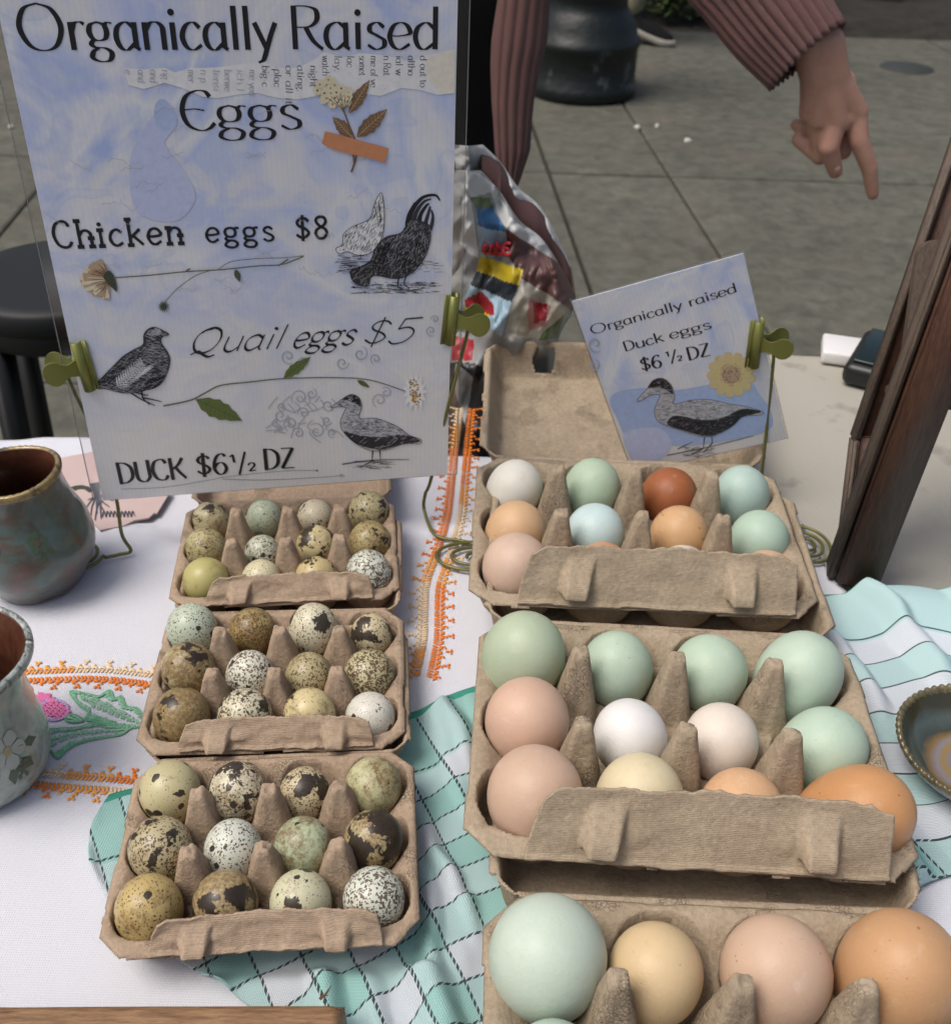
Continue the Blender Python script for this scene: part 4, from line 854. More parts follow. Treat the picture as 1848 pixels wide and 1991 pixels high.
# birds: engraved
BM = [P_GREY, P_DARK, INK, P_WHITE, INKL]
def bird(root, name, body, dark, extra=None, base=0, seed=1, n=700, sc=1.0, ang=-.5, label=None):
    rr = random.Random(seed); mb = MB(); pen = Pen(mb); pen.cnt = 260; B = smooth(body, 5)
    pen.fill(B, base); pen.strip(B+[B[0]], lambda dx, dy, t: .00042*sc, 2)
    for d in dark: pen.fill(smooth(d, 4), 1)
    if base == 1: pen.hatch(B, int(n*.45), .0042*sc, ang, .00016*sc, 0, rr, .5); pen.hatch(B, n//3, .0035*sc, ang+.9, .00014*sc, 0, rr, .4); pen.hatch(B, n//2, .004*sc, ang, .0003*sc, 2, rr)
    else:
        pen.hatch(B, n, .0035*sc, ang, .00022*sc, 2, rr, .4); pen.hatch(B, n//3, .003*sc, ang+.8, .0002*sc, 3, rr, .4)
    for d in dark: pen.hatch(smooth(d, 4), n//6, .0038*sc, ang, .00014*sc, 0, rr, .4); pen.hatch(smooth(d, 4), n//3, .0038*sc, ang+.6, .0003*sc, 2, rr, .4)
    if extra: extra(pen, rr)
    return mb.build(name, BM, root, smooth=False)
def legs(f, segs, w=.0008):
    def g(pen, rr):
        for s_ in segs: pen.strip(crom([f(*p) for p in s_], 4), lambda dx, dy, t: w*(1-.5*t), 2)
    return g
def ground(f, x0, x1, y0, y1, n, w=.00022):
    def g(pen, rr):
        for k in range(n):
            x = rr.uniform(x0, x1); y = rr.uniform(y0, y1); pen.strip([f(x, y), f(x+rr.uniform(8, 40), y+rr.uniform(-3, 3))], lambda dx, dy, t: w, 2)
    return g
def both(*fs):
    def g(pen, rr):
        for f in fs: f(pen, rr)
    return g
bird(sg, 'quail_print', PL(z5, (1262, 1075), (1215, 1045), (1160, 1022), (1110, 1035), (1075, 1080), (1070, 1150), (1000, 1190), (920, 1240), (860, 1300), (790, 1370), (720, 1450), (735, 1480), (800, 1485), (870, 1505), (960, 1515), (1060, 1500), (1150, 1475), (1220, 1420), (1260, 1330), (1268, 1250), (1240, 1190), (1205, 1140), (1212, 1095)),
     [PL(z5, (1060, 1480), (1100, 1420), (1150, 1395), (1235, 1390), (1200, 1450), (1130, 1485)), PL(z5, (1110, 1040), (1160, 1024), (1210, 1045), (1190, 1080), (1120, 1080), (1080, 1100)), PL(z5, (740, 1440), (860, 1320), (980, 1220), (1060, 1200), (1000, 1300), (880, 1400), (800, 1470))],
     both(legs(z5, [[(980, 1510), (1060, 1560), (1160, 1605)], [(1060, 1545), (1140, 1560), (1210, 1577)], [(1060, 1500), (1070, 1550), (1120, 1600)], [(1000, 1500), (1080, 1525), (1110, 1525)]], .0011),
          lambda pen, rr: [pen.strip(crom([z5(870+i*16, 1390-i*13+j*14), z5(890+i*18, 1440-i*12+j*14), z5(950+i*18, 1450-i*14+j*10)], 4), lambda dx, dy, t: .00028, 3) for i in range(12) for j in range(3)]), base=1, seed=2, n=800)
def eye(f, x, y, r=.0006): return lambda pen, rr: (pen.disc(f(x, y), r*1.5, 3), pen.disc(f(x, y), r, 2))
bird(sg, 'duck_print', PL(z3, (1285, 548), (1330, 515), (1365, 497), (1395, 510), (1405, 545), (1397, 590), (1460, 590), (1540, 620), (1590, 655), (1635, 672), (1630, 688), (1570, 690), (1500, 712), (1440, 715), (1385, 690), (1340, 650), (1322, 610), (1335, 570), (1345, 548), (1310, 545)),
     [PL(z3, (1338, 642), (1400, 656), (1480, 662), (1550, 655), (1600, 660), (1633, 680), (1565, 690), (1480, 712), (1400, 695), (1360, 672)), PL(z3, (1330, 516), (1365, 498), (1395, 512), (1402, 545), (1385, 535), (1350, 520))],
     both(legs(z3, [[(1448, 715), (1445, 755)], [(1475, 712), (1478, 748)], [(1445, 755), (1400, 780)], [(1330, 768), (1450, 752), (1590, 750)], [(1445, 755), (1470, 762)]], .0009), ground(z3, 1370, 1500, 755, 785, 50), eye(z3, 1358, 520)), seed=3, n=520, sc=.9, ang=-.35)
bird(sg, 'hen_print', PL(z1, (1480, 748), (1455, 790), (1435, 850), (1370, 880), (1335, 910), (1330, 950), (1305, 965), (1320, 985), (1350, 975), (1390, 990), (1440, 980), (1480, 930), (1492, 870), (1490, 790)),
     [], both(eye(z1, 1335, 968, .0005), legs(z1, [[(1455, 800), (1470, 860)], [(1470, 780), (1480, 860)], [(1400, 985), (1402, 1005)]], .0004), ground(z1, 1300, 1400, 990, 1060, 50)), base=3, seed=4, n=260, sc=.85, ang=.9)
bird(sg, 'rooster_print', PL(z1, (1640, 860), (1600, 850), (1575, 880), (1555, 905), (1500, 920), (1460, 960), (1440, 1010), (1400, 1035), (1362, 1050), (1370, 1090), (1405, 1110), (1432, 1108), (1450, 1070), (1540, 1082), (1600, 1060), (1650, 1000), (1672, 930), (1672, 880)),
     [ PL(z1, (1540, 1000), (1620, 930), (1660, 950), (1620, 1040), (1550, 1070)), PL(z1, (1450, 1010), (1480, 950), (1520, 930), (1500, 1000), (1470, 1060))],
     both(legs(z1, [[(1550, 1075), (1545, 1110), (1565, 1120)], [(1580, 1065), (1570, 1100), (1590, 1118)]], .0009), ground(z1, 1300, 1700, 1010, 1060, 110), ground(z1, 1360, 1680, 1095, 1140, 160), eye(z1, 1408, 1070, .0005), lambda pen, rr: [pen.strip(crom(PL(z1, *q_), 6), lambda dx, dy, t: .0030*(1-.75*t)*(.5+t*2 if t < .25 else 1), 1 if i % 2 else 2) for i, q_ in enumerate([[(1590, 880), (1600, 820), (1640, 768), (1690, 757), (1709, 778)], [(1605, 890), (1615, 830), (1645, 785), (1675, 772)], [(1625, 900), (1632, 840), (1655, 800), (1668, 790)], [(1640, 920), (1655, 860), (1668, 815), (1672, 800)], [(1580, 890), (1588, 835), (1612, 785)], [(1655, 930), (1675, 880), (1682, 840), (1676, 815)]])]), base=1, seed=5, n=620, sc=.9, ang=.6)
bird(sg2, 'duck_print', PL(z4, (897, 345), (945, 290), (975, 250), (1020, 243), (1060, 275), (1075, 330), (1072, 365), (1160, 345), (1250, 345), (1340, 365), (1420, 378), (1495, 402), (1480, 415), (1400, 425), (1350, 470), (1290, 505), (1240, 520), (1180, 515), (1100, 490), (1040, 470), (990, 440), (980, 390), (1000, 340), (1005, 320), (960, 322), (915, 348)),
     [PL(z4, (1040, 462), (1080, 420), (1200, 440), (1300, 430), (1400, 388), (1490, 403), (1400, 425), (1350, 470), (1240, 518), (1120, 492)), PL(z4, (948, 288), (975, 252), (1020, 244), (1058, 278), (1068, 320), (1040, 300), (1000, 285))],
     both(legs(z4, [[(1218, 515), (1212, 575)], [(1250, 508), (1255, 550)], [(1040, 610), (1140, 590), (1280, 560), (1448, 517)], [(1212, 575), (1150, 610)], [(1255, 550), (1210, 600)], [(1090, 580), (1160, 545)]], .0008), ground(z4, 1100, 1250, 570, 620, 60), eye(z4, 1030, 290, .0006)), seed=6, n=700, sc=.8, ang=-.3)
# pressed flowers
FM = [P_CREAM, P_BROWN, P_ORANGE, P_GREEN, P_DKGREEN, P_STEM, P_TAN, P_WHITE, P_YEL, INKL]
def leaf(pen, f, a, b, w, mi, vein=5):
    A = Vector(f(*a)); B = Vector(f(*b)); d = B-A; n = Vector((-d.y, d.x)).normalized()*w; L = []; R = []
    for k in range(11):
        t = k/10; s_ = sin(pi*t**.85)*(1+.10*((-1)**k)); L.append(tuple(A+d*t+n*s_)); R.append(tuple(A+d*t-n*s_))
    pen.fill(L+R[::-1][1:-1], mi)
    pen.strip([tuple(A), tuple(A+d*.95)], lambda dx, dy, t: .0003, vein)
    for k in range(2, 9):
        c = A+d*(k/10); 
        for sg_ in (1, -1): pen.strip([tuple(c), tuple(c+n*sg_*.7*sin(pi*k/10)+d*.09)], lambda dx, dy, t: .00016, vein)
mb = MB(); pen = Pen(mb); pen.cnt = 300; rr = random.Random(9)
pen.strip(crom(PL(z1, (1290, 370), (1330, 420), (1358, 490), (1378, 540), (1385, 600), (1365, 668)), 6), lambda dx, dy, t: .0006+.0005*t, 1)
leaf(pen, z1, (1355, 440), (1437, 308), .0030, 1, 6); leaf(pen, z1, (1385, 532), (1505, 422), .0038, 1, 6); leaf(pen, z1, (1368, 532), (1292, 452), .0032, 1, 6)
for k in range(26):
    a = rr.uniform(0, 2*pi); d = sqrt(rr.random())*1.0; c = (1305+75*d*cos(a), 352+58*d*sin(a)); 
    for e in range(6): pen.disc(z1(c[0]+10*cos(e*1.05), c[1]+10*sin(e*1.05)), .00105, 0, 7)
    pen.disc(z1(*c), .0006, 8 if k % 3 else 1, 6)
for k in range(7): pen.strip([z1(1335, 425), z1(1270+k*18, 365+abs(k-3)*4)], lambda dx, dy, t: .0003, 1)
pen.fill(PL(z1, (1262, 508), (1330, 524), (1400, 545), (1460, 560), (1511, 575), (1503, 600), (1496, 630), (1430, 612), (1360, 596), (1300, 580), (1250, 556), (1258, 530)), 2)
pen.strip(crom(PL(z1, (1372, 598), (1375, 630), (1365, 668)), 4), lambda dx, dy, t: .0012-.0009*t, 1)
mb.build('taped_flower_print', FM, sg, smooth=False)
mb = MB(); pen = Pen(mb); pen.cnt = 300
for k in range(150):
    a = radians(rr.uniform(112, 262)); r_ = rr.uniform(.75, 1.0)
    p = (438+130*r_*cos(a)*.98, 1082-78*r_*sin(a)*1.05); q_ = (425+8*cos(a), 1082-18*sin(a))
    pen.strip([z1(*q_), z1((p[0]+q_[0])/2+rr.uniform(-3, 3), (p[1]+q_[1])/2), z1(*p)], lambda dx, dy, t: .0005+.0016*t, rr.choice([0, 6, 6, 6]) )
for k in range(45):
    a = radians(rr.uniform(112, 262)); pen.strip([z1(425+8*cos(a), 1082-18*sin(a)), z1(438+rr.uniform(60, 105)*cos(a), 1082-rr.uniform(40, 70)*sin(a))], lambda dx, dy, t: .00025, 1)
pen.fill(smooth(PL(z1, (402, 1070), (425, 1050), (448, 1080), (455, 1130), (440, 1120), (415, 1095))), 4)
pen.strip(crom(PL(z1, (440, 1078), (580, 1068), (720, 1054), (860, 1046), (1000, 1032), (1095, 1026), (1180, 994)), 6), lambda dx, dy, t: .0007, 5)
pen.strip(crom(PL(z1, (850, 1044), (900, 1015), (1000, 1003), (1100, 1000), (1180, 992)), 6), lambda dx, dy, t: .0004, 5)
pen.strip(crom(PL(z1, (830, 1046), (760, 1070), (690, 1120), (642, 1172)), 6), lambda dx, dy, t: .0004, 5)
for k in range(14): a = k*.45; pen.strip([z1(636, 1188), z1(636+26*cos(a), 1190+26*sin(a))], lambda dx, dy, t: .0013*(1-t), 4)
leaf(pen, z1, (915, 1045), (932, 1094), .0016, 4); leaf(pen, z1, (720, 1054), (742, 1040), .0006, 5); pen.strip([z1(1080, 1032), z1(1120, 1005)], lambda dx, dy, t: .0008, 5)
mb.build('seed_head_print', FM, sg, smooth=False)
mb = MB(); pen = Pen(mb); pen.cnt = 200
pen.strip(crom(PL(z3, (635, 542), (740, 520), (800, 490), (860, 462), (980, 448), (1100, 436), (1300, 432), (1440, 442), (1575, 485)), 6), lambda dx, dy, t: .0010-.0004*t, 5)
leaf(pen, z3, (760, 516), (942, 600), .0062, 3, 4); leaf(pen, z3, (1102, 434), (1208, 350), .0034, 3, 4); leaf(pen, z3, (1388, 442), (1437, 470), .0016, 3, 4)
for k in range(13):
    a = 2*pi*k/13; pen.strip(crom([z3(1612, 487), z3(1612+30*cos(a), 487+40*sin(a)), z3(1612+48*cos(a), 487+78*sin(a))], 3), lambda dx, dy, t: .0034*sin(pi*min(t+.1, .95)), 7)
for k in range(60): a = rr.uniform(0, 6.3); d = sqrt(rr.random()); pen.disc(z3(1612+20*d*cos(a)+9*d*sin(a), 487+52*d*sin(a)), .0007, 8 if k % 4 else 1, 6)
pen.strip(crom(PL(z3, (470, 865), (640, 858), (800, 832), (900, 815), (1100, 795), (1235, 793)), 5), lambda dx, dy, t: .0003, 5)
pen.strip(crom(PL(z3, (865, 826), (1000, 830), (1150, 825), (1340, 812)), 5), lambda dx, dy, t: .00035, 5); pen.disc(z3(1232, 793), .0007, 3); pen.disc(z3(1326, 812), .0012, 9)
mb.build('daisy_print', FM, sg, smooth=False)
mb = MB(); pen = Pen(mb); pen.cnt = 100   # faded scrollwork behind the duck
def spiral(f, cx, cy, r, turns, a0, w=.0005, mi=9, ky=1.0):
    P = [f(cx+r*(1-t/(24*turns)*.9)*cos(a0+t*2*pi/24), cy+ky*r*(1-t/(24*turns)*.9)*sin(a0+t*2*pi/24)) for t in range(int(24*turns))]
    pen.strip(P, lambda dx, dy, t: w*(.6+.6*sin(pi*t)), mi)
for cx, cy, r_, a0 in [(1090, 580, 26, 0), (1130, 612, 30, 2), (1095, 545, 18, 1), (1180, 570, 24, 3), (1230, 640, 32, 4), (1270, 600, 20, .5), (1165, 510, 34, 2.5), (1210, 495, 22, 5), (1290, 648, 18, 1), (1160, 648, 22, 3.5), (1275, 540, 26, 0), (1475, 520, 30, 2), (1500, 490, 22, 4), (1120, 350, 30, 1), (1180, 375, 24, 3), (1400, 340, 30, 5), (1460, 360, 22, 2), (1330, 375, 26, 0), (1675, 250, 22, 1), (1690, 205, 16, 3)]:
    spiral(z3, cx, cy, r_, 1.4, a0, .0007)
for k in range(26): x = rr.uniform(1060, 1300); y = rr.uniform(500, 650); pen.strip(crom([z3(x, y), z3(x+rr.uniform(-30, 30), y+rr.uniform(10, 30)), z3(x+rr.uniform(-50, 50), y+rr.uniform(20, 60))], 4), lambda dx, dy, t: .0006, 9)
mb.build('scroll_print', FM, sg, smooth=False)
mb = MB(); pen = Pen(mb); pen.cnt = 200
for k in range(13):
    a = 2*pi*k/13+.2; pen.fill(smooth([z4(1345+22*cos(a), 225+22*sin(a)), z4(1345+80*cos(a-.25), 225+78*sin(a-.25)), z4(1345+114*cos(a-.13), 225+106*sin(a-.13)), z4(1345+114*cos(a+.13), 225+106*sin(a+.13)), z4(1345+80*cos(a+.25), 225+78*sin(a+.25))], 3), 10)
pen.fill([z4(1345+46*cos(k*.5236), 225+44*sin(k*.5236)) for k in range(12)], 6)
for k in range(110): a = rr.uniform(0, 6.3); d = sqrt(rr.random()); pen.disc(z4(1345+58*d*cos(a), 225+55*d*sin(a)), .0005, 6 if d > .7 else (1 if k % 2 else 6), 6)
for cx, cy, r_, a0 in [(700, 80, 40, 1), (690, 180, 30, 5)]: spiral(z4, cx, cy, r_, 1.2, a0, .0012)
mb.build('daisy_print', FM+[flat('printed_straw_yellow', (.66, .55, .27))], sg2, smooth=False)
mb = MB(); pen = Pen(mb); pen.cnt = 20
pen.fill(smooth(PL(z4, (770, 330), (900, 290), (1080, 300), (1400, 250), (1480, 320), (1540, 420), (1500, 500), (1200, 560), (1000, 560), (860, 540), (800, 430)), 4), 0); pen.fill(smooth(PL(z4, (840, 500), (1000, 480), (1060, 560), (1000, 640), (900, 660), (850, 590)), 4), 1)
mb.build('wash_print', [flat('printed_sky_wash', (.40, .52, .80)), P_BLUE2], sg2, smooth=False)

for r_ in (sg, sg2):
    for o in r_.children:
        if 'print' in o.name or 'lettering' in o.name: o['kind'] = 'stuff'

# ------------------------------------------------------------------ clip stands
def clip_stand(label, body_a, body_b, lev, foot, path, swirl_c, swirl_r, swirl_a0, turns, pz, wr=.00115, sgn=1):
    """body_a/b: ends of the clip's clamping tube; lev: direction of the handles; path: wire points"""
    root = empty('clip_stand', foot); tag(root, label, 'card holder', 'wire stands with green clips'); Oo = Vector(foot)
    A = Vector(body_a)-Oo; B = Vector(body_b)-Oo; ax = (B-A).normalized(); L = Vector(lev).normalized(); L = (L-ax*L.dot(ax)).normalized(); nn = ax.cross(L).normalized()
    n = 14; w_ = (B-A).length; mb = MB(); prof = []
    for k in range(15):   # folded sheet: rounded back narrowing to the biting lips
        t = k/14; a = radians(205*(t-.5)*2); prof.append((.0030*cos(a)+.0006, .0034*sin(a)))
    lip = [(-.0052, -.0016)]+prof[:]+[(-.0052, .0016)]
    V = []; N = len(lip)
    for e, q_ in ((0, 1), (1, 1)):
        for (x, y) in lip: V.append(A+ax*(w_*e)+L*x+nn*y)
    mb.add(V, [(i, i+1, N+i+1, N+i) for i in range(N-1)])
    o = mb.build('clip_jaw', M_CLIP, root); md = o.modifiers.new('t', 'SOLIDIFY'); md.thickness = .0007; md.offset = 0
    C0 = A+ax*w_*.5
    for s_ in (1, -1):
        mb = MB(); d = (L*cos(.30)+nn*s_*sin(.30)).normalized(); base = C0+L*.0018+nn*s_*.0012; Ls = .0215 if s_ > 0 else .0205
        P = []; 
        for k in range(25):
            t = k/24
            if t < .52: hw = .0058-.0026*sin(pi*t/.52*.5+.0)*1.0 if t < .3 else .0034+.0022*(t-.3)/.22
            else: hw = .0074*sqrt(max(0, 1-((t-.70)/.30)**2))
            P.append((t*Ls, hw))
        out = [(x, h) for x, h in P]+[(x, -h) for x, h in P[::-1]]
        th_ = d.cross(ax).normalized(); m = len(out); V = []
        for e in (-.00045, .00045):
            for x, h in out: V.append(base+d*x+ax*h+th_*e+th_*s_*(-.0016*sin(pi*x/Ls)))
        F_ = []
        k2 = len(P)
        for e in (0, m):
            for i in range(k2-1): F_.append((e+i, e+i+1, e+m-2-i, e+m-1-i) if e == 0 else (e+m-1-i, e+m-2-i, e+i+1, e+i))
        for i in range(m): F_.append((i, (i+1) % m, m+(i+1) % m, m+i))
        mb.add(V, F_); sharp(mb.build('handle', M_CLIP, root))
    mb = MB(); mb.tube([C0+L*.004-ax*.0055, C0+L*.0045, C0+L*.004+ax*.0055], .0014, 10); mb.tube([C0+L*.0035-ax*.003, C0+L*.006+ax*.0, C0+L*.0035+ax*.003], .0009, 8); mb.build('pivot', M_WIRE, root)
    P = [Vector(p)-Oo for p in path]; c = Vector(swirl_c)-Oo; rx, ry = swirl_r; S_ = []
    N = int(40*turns)
    for k in range(N+1):
        t = k/N; a = swirl_a0+sgn*2*pi*turns*t; f = 1-.80*t; S_.append(Vector((c.x+rx*f*cos(a), c.y+ry*f*sin(a), c.z+.0005)))
    pts = [Vector(p) for p in crom(P, 8)]+S_
    mb = MB(); mb.tube(pts, wr, 8); mb.build('wire', M_WIRE, root); return root
zt = T+.0012
# left stand: clip bites the sign's left edge, wire comes down behind the sign
def onB(x, y, off=0): return onplane(x, y, BIG.o-BIG.n*off, BIG.n)
ja = onB(148, 663, .0); jb = onB(177, 757, .0)
f1 = onz(255, 1074, zt)
clip_stand('wire stand with green clip on the left edge of the big sign', ja, jb, onB(85, 728)-onB(160, 712)+BIG.n*.0, f1,
           [onB(128, 728, -.0)-BIG.n*.004, onB(136, 760)-BIG.n*.006, onB(178, 860)-BIG.n*.010, (f1+onB(178, 860))/2+Vector((.0, .006, 0)), f1+Vector((-.004, .001, .014)), f1+Vector((.0, .0, .0015)), onz(232, 1078, zt), onz(205, 1084, zt)], onz(160, 1080, zt), (.0135, .016), .0, 2.4, 0, sgn=-1)
ja = onB(882, 573); jb = onB(872, 668); f2 = onz(822, 1000, zt)
clip_stand('wire stand with green clip on the right edge of the big sign', ja, jb, onB(960, 640)-onB(880, 620), f2,
           [onB(913, 636)-BIG.n*.003, onB(905, 672)-BIG.n*.003, onB(870, 790)+BIG.n*.001, (onB(870, 790)*.35+f2*.65), f2+Vector((0.0015, .001, .016)), f2+Vector((.001, -.001, .004)), onz(846, 1040, zt), onz(900, 1052, zt), onz(935, 1062, zt)], onz(925, 1085, zt), (.0285, .0165), 1.45, 2.3, 0, sgn=1)
def onS(x, y, off=0): return onplane(x, y, SML.o-SML.n*off, SML.n)
ja = onS(1475, 622); jb = onS(1463, 712); f3 = onz(1474, 990, zt)
clip_stand('wire stand with green clip holding the small duck egg card', ja, jb, onS(1550, 672)-onS(1470, 668), f3,
           [onS(1504, 668)-SML.n*.002, onS(1503, 700), onS(1490, 830), (onS(1490, 830)*.4+f3*.6), f3+Vector((0, 0, .016)), f3+Vector((.0005, -.001, .001)), onz(1495, 1020, zt), onz(1530, 1026, zt), onz(1560, 1022, zt)], onz(1568, 1062, zt), (.0168, .0215), 1.6, 2.6, 0, sgn=-1)

# ------------------------------------------------------------------ pottery
def glaze(name, stops, scale, rough=.22, zramp=None, metal=0):
    q = NT(name); v = q.obj(); a = q.noise(scale, 5, .6, v, 1.2); b = q.noise(scale*6, 4, .65, v)
    c = q.ramp(a, *stops); c = q.mix(.35, c, q.ramp(b, (.3, .3), (.7, .68)), 'OVERLAY')
    if zramp:
        z = q.n('SeparateXYZ', i0=v).outputs[2]; f = q.math('ADD', q.math('DIVIDE', z, zramp[0]), q.math('MULTIPLY', q.math('SUBTRACT', a, .5), .5))
        c = q.mix(q.ramp(f, *zramp[1]), c, zramp[2])
    q.color(c); q.bump(b, .0006, .4); q.p(Roughness=rough, Coat_Weight=.5, Coat_Roughness=.12, Metallic=metal); return q.m
G_TEAL = glaze('teal_brown_glaze', [(.3, (.045, .085, .08)), (.45, (.075, .115, .105)), (.56, (.085, .07, .055)), (.68, (.12, .065, .055))], 30, .36, (.08, [(.0, .9), (.12, .0)], (.075, .03, .022)))
G_IN = glaze('red_brown_inner_glaze', [(.3, (.055, .018, .010)), (.7, (.13, .05, .028))], 40, .3)
G_PALE = glaze('pale_celadon_glaze', [(.3, (.24, .28, .25)), (.5, (.33, .37, .33)), (.62, (.17, .21, .19)), (.75, (.36, .33, .28))], 26, .25)
G_GOLD = glaze('worn_gold_rim', [(.38, (.09, .06, .03)), (.55, (.36, .27, .12)), (.7, (.10, .09, .07))], 60, .35, None, .4)
G_WRIM = glaze('frosted_dark_rim', [(.38, (.05, .045, .03)), (.5, (.30, .34, .32)), (.7, (.55, .60, .58))], 150, .3)
def mug(label, base, rim_px, prof, rim_r, mats, seed, foot=False, decal=None):
    P = onz(base[0], base[1], T); H = ony(rim_px[0], rim_px[1], P.y).z-T
    root = empty('mug', P); tag(root, label, 'mug', 'handmade stoneware mugs')
    pr = crom([(r, z*H) for r, z in prof], 8); mb = MB()
    wob = lambda r, z, a: (r*(1+.012*sin(2*a+seed)+.008*sin(3*a+z*60)), z+(.0022*max(0, sin(6*a+1)) if (foot and z < .003) else 0)+.0012*sin(2*a+seed)*(z/H))
    mb.lathe([(.0005, .004), (pr[0][0]*.8, .003)]+pr, 72, mod=wob); mb.build('outer_wall', mats[0], root)
    top = pr[-1]; mb = MB(); inn = [(r-.0032, z) for r, z in pr[::-1] if z > .006]
    mb.lathe([(top[0]-.0030, top[1])]+inn+[(.0005, .007)], 72, mod=wob); mb.build('inner_wall', mats[1], root)
    mb = MB(); mb.lathe([(top[0]+.0003, top[1]-.0035), (top[0]+.0004, top[1]-.0006), (top[0]-.0014, top[1]+.0012), (top[0]-.0031, top[1]-.0002), (top[0]-.0033, top[1]-.003)], 96, mod=lambda r, z, a: (wob(r, z, a)[0], wob(r, z, a)[1]+.0003*sin(41*a)*(z > top[1]))); mb.build('rim', mats[2], root)
    def surf(a, t, off=.00035):
        z = t*H; r = float(np.interp(z, [p[1] for p in pr], [p[0] for p in pr])); r, z = wob(r, z, a); return Vector(((r+off)*cos(a), (r+off)*sin(a), z))
    if decal: decal(root, surf)
    return root, surf, H
DW = plain('decal_white_petal', (.38, .40, .36), .35, .1, 300); DP = plain('decal_plum', (.14, .06, .07), .35); DG = plain('decal_leaf_green', (.07, .10, .06), .35, .2, 300); DY = plain('decal_centre', (.35, .30, .14), .35)
def decal_flower(name, root, surf, a0, t0, sz, mp, mc, leaves=3, petals=5, seed=0):
    rr = random.Random(seed); mb = MB()
    def pt(x, y, k): return surf(a0+x, t0+y, .0003+k*.00006)
    for p_ in range(petals):
        an = 2*pi*p_/petals+seed; V = [pt(0, 0, 1)]
        for k in range(11):
            f = k/10; aa = an+(f-.5)*1.15; r_ = sz*(.75+.35*sin(pi*f))*(1+.05*rr.uniform(-1, 1)); V.append(pt(r_*cos(aa), r_*sin(aa)*.52, 1+p_*.3))
        mb.add(V, [(0, i, i+1) for i in range(1, 11)], 0)
    V = [pt(0, 0, 5)]+[pt(sz*.26*cos(k*.6), sz*.26*sin(k*.6)*.52, 5) for k in range(11)]; mb.add(V, [(0, i, i+1) for i in range(1, 11)], 1)
    for l_ in range(leaves):
        an = 3.6+l_*.7+seed*.3; bx, by = sz*cos(an)*.95, sz*sin(an)*.5; tx_, ty_ = bx+sz*1.1*cos(an), by+sz*.6*sin(an); nx_, ny_ = -(ty_-by)*1.0, (tx_-bx)*.28
        mb.add([pt(bx, by, 0), pt((bx+tx_)/2+nx_*.5, (by+ty_)/2+ny_*.5, 0), pt(tx_, ty_, 0), pt((bx+tx_)/2-nx_*.5, (by+ty_)/2-ny_*.5, 0)], [(0, 1, 2, 3)], 2)
        mb.add([pt(0, 0, 0), pt(bx, by, 0), pt(bx+.01, by+.004, 0), pt(.01, .004, 0)], [(0, 1, 2, 3)], 2)
    o = mb.build(name, [mp, mc, DG], root); return o
mug('teal and brown pear shaped mug with gold rim, behind the pale mug', (76, 1124), (14, 914), [(.0255, .0), (.0275, .03), (.0300, .10), (.0360, .24), (.0385, .38), (.0365, .54), (.0318, .68), (.0285, .82), (.0278, .92), (.0285, 1.0)], .0285, (G_TEAL, G_IN, G_GOLD), 1, True,
    lambda root, surf: (decal_flower('flower_decal', root, surf, -1.75, .60, .17, DP, DY, 0, 6, 1), decal_flower('flower_decal', root, surf, -2.3, .52, .12, DP, DY, 0, 6, 2), decal_flower('flower_decal', root, surf, -.95, .62, .15, DG, DP, 2, 5, 4)))
mug('pale green white mug with white flower decal, cut by the left picture edge', (-28, 1497), (-118, 1276), [(.0275, .0), (.0305, .04), (.0335, .14), (.0345, .30), (.0332, .46), (.0318, .62), (.0318, .76), (.0345, .88), (.0390, 1.0)], .039, (G_PALE, G_IN, G_WRIM), 3, False,
    lambda root, surf: (decal_flower('flower_decal', root, surf, -.62, .47, .25, DW, DY, 4, 5, 1), decal_flower('flower_decal', root, surf, -.50, .30, .10, DG, DP, 2, 5, 2), decal_flower('flower_decal', root, surf, -1.2, .62, .14, DW, DY, 2, 5, 5)))
# crimped dish at the right edge
P = onz(1885, 1505, T); dish = empty('ring_dish', (P.x, P.y, T+.0018)); tag(dish, 'small crimped stoneware dish with yellow and violet swirl glaze', 'dish')
q = NT('swirl_glaze'); v = q.obj(); s = q.n('SeparateXYZ', i0=v); r_ = q.math('SQRT', q.math('ADD', q.math('POWER', s.outputs[0], 2.0), q.math('POWER', s.outputs[1], 2.0)))
an = q.math('ARCTAN2', s.outputs[1], s.outputs[0]); f = q.math('ADD', q.math('MULTIPLY', r_, 30.0), q.math('MULTIPLY', q.noise(60, 4, .6, v), .22)); f = q.math('ADD', f, q.math('MULTIPLY', q.math('SINE', q.math('ADD', an, q.math('MULTIPLY', r_, 300.))), .03))
c = q.ramp(f, (.0, (.20, .18, .19)), (.12, (.30, .23, .09)), (.25, (.24, .22, .25)), (.38, (.20, .18, .19)), (.50, (.28, .18, .05)), (.62, (.22, .20, .21)), (.70, (.20, .12, .035)), (.78, (.045, .055, .042)), (.90, (.075, .10, .09)), (1.0, (.045, .04, .02)))
q.color(c); q.p(Roughness=.15, Coat_Weight=.8, Coat_Roughness=.05); q.bump(q.noise(120, 3, .5, v), .0006, .5); M_SWIRL = q.m
M_DOUT = glaze('grey_blue_outer_glaze', [(.35, (.40, .38, .34)), (.55, (.20, .21, .24)), (.7, (.10, .12, .15))], 50, .3, (.014, [(.1, 1.), (.45, 0.)], (.50, .46, .40)))
M_DRIM = glaze('olive_crimped_rim', [(.3, (.05, .045, .022)), (.6, (.17, .14, .07)), (.8, (.26, .23, .13))], 90, .25)
rd = .0352; dish.scale = (1.17, 1.17, 1.05); mb = MB(); mb.lathe([(.0005, .004), (.012, .0038), (.021, .0052), (.0275, .009), (.0315, .0145), (.0338, .0185)], 96); mb.build('bowl', M_SWIRL, dish)
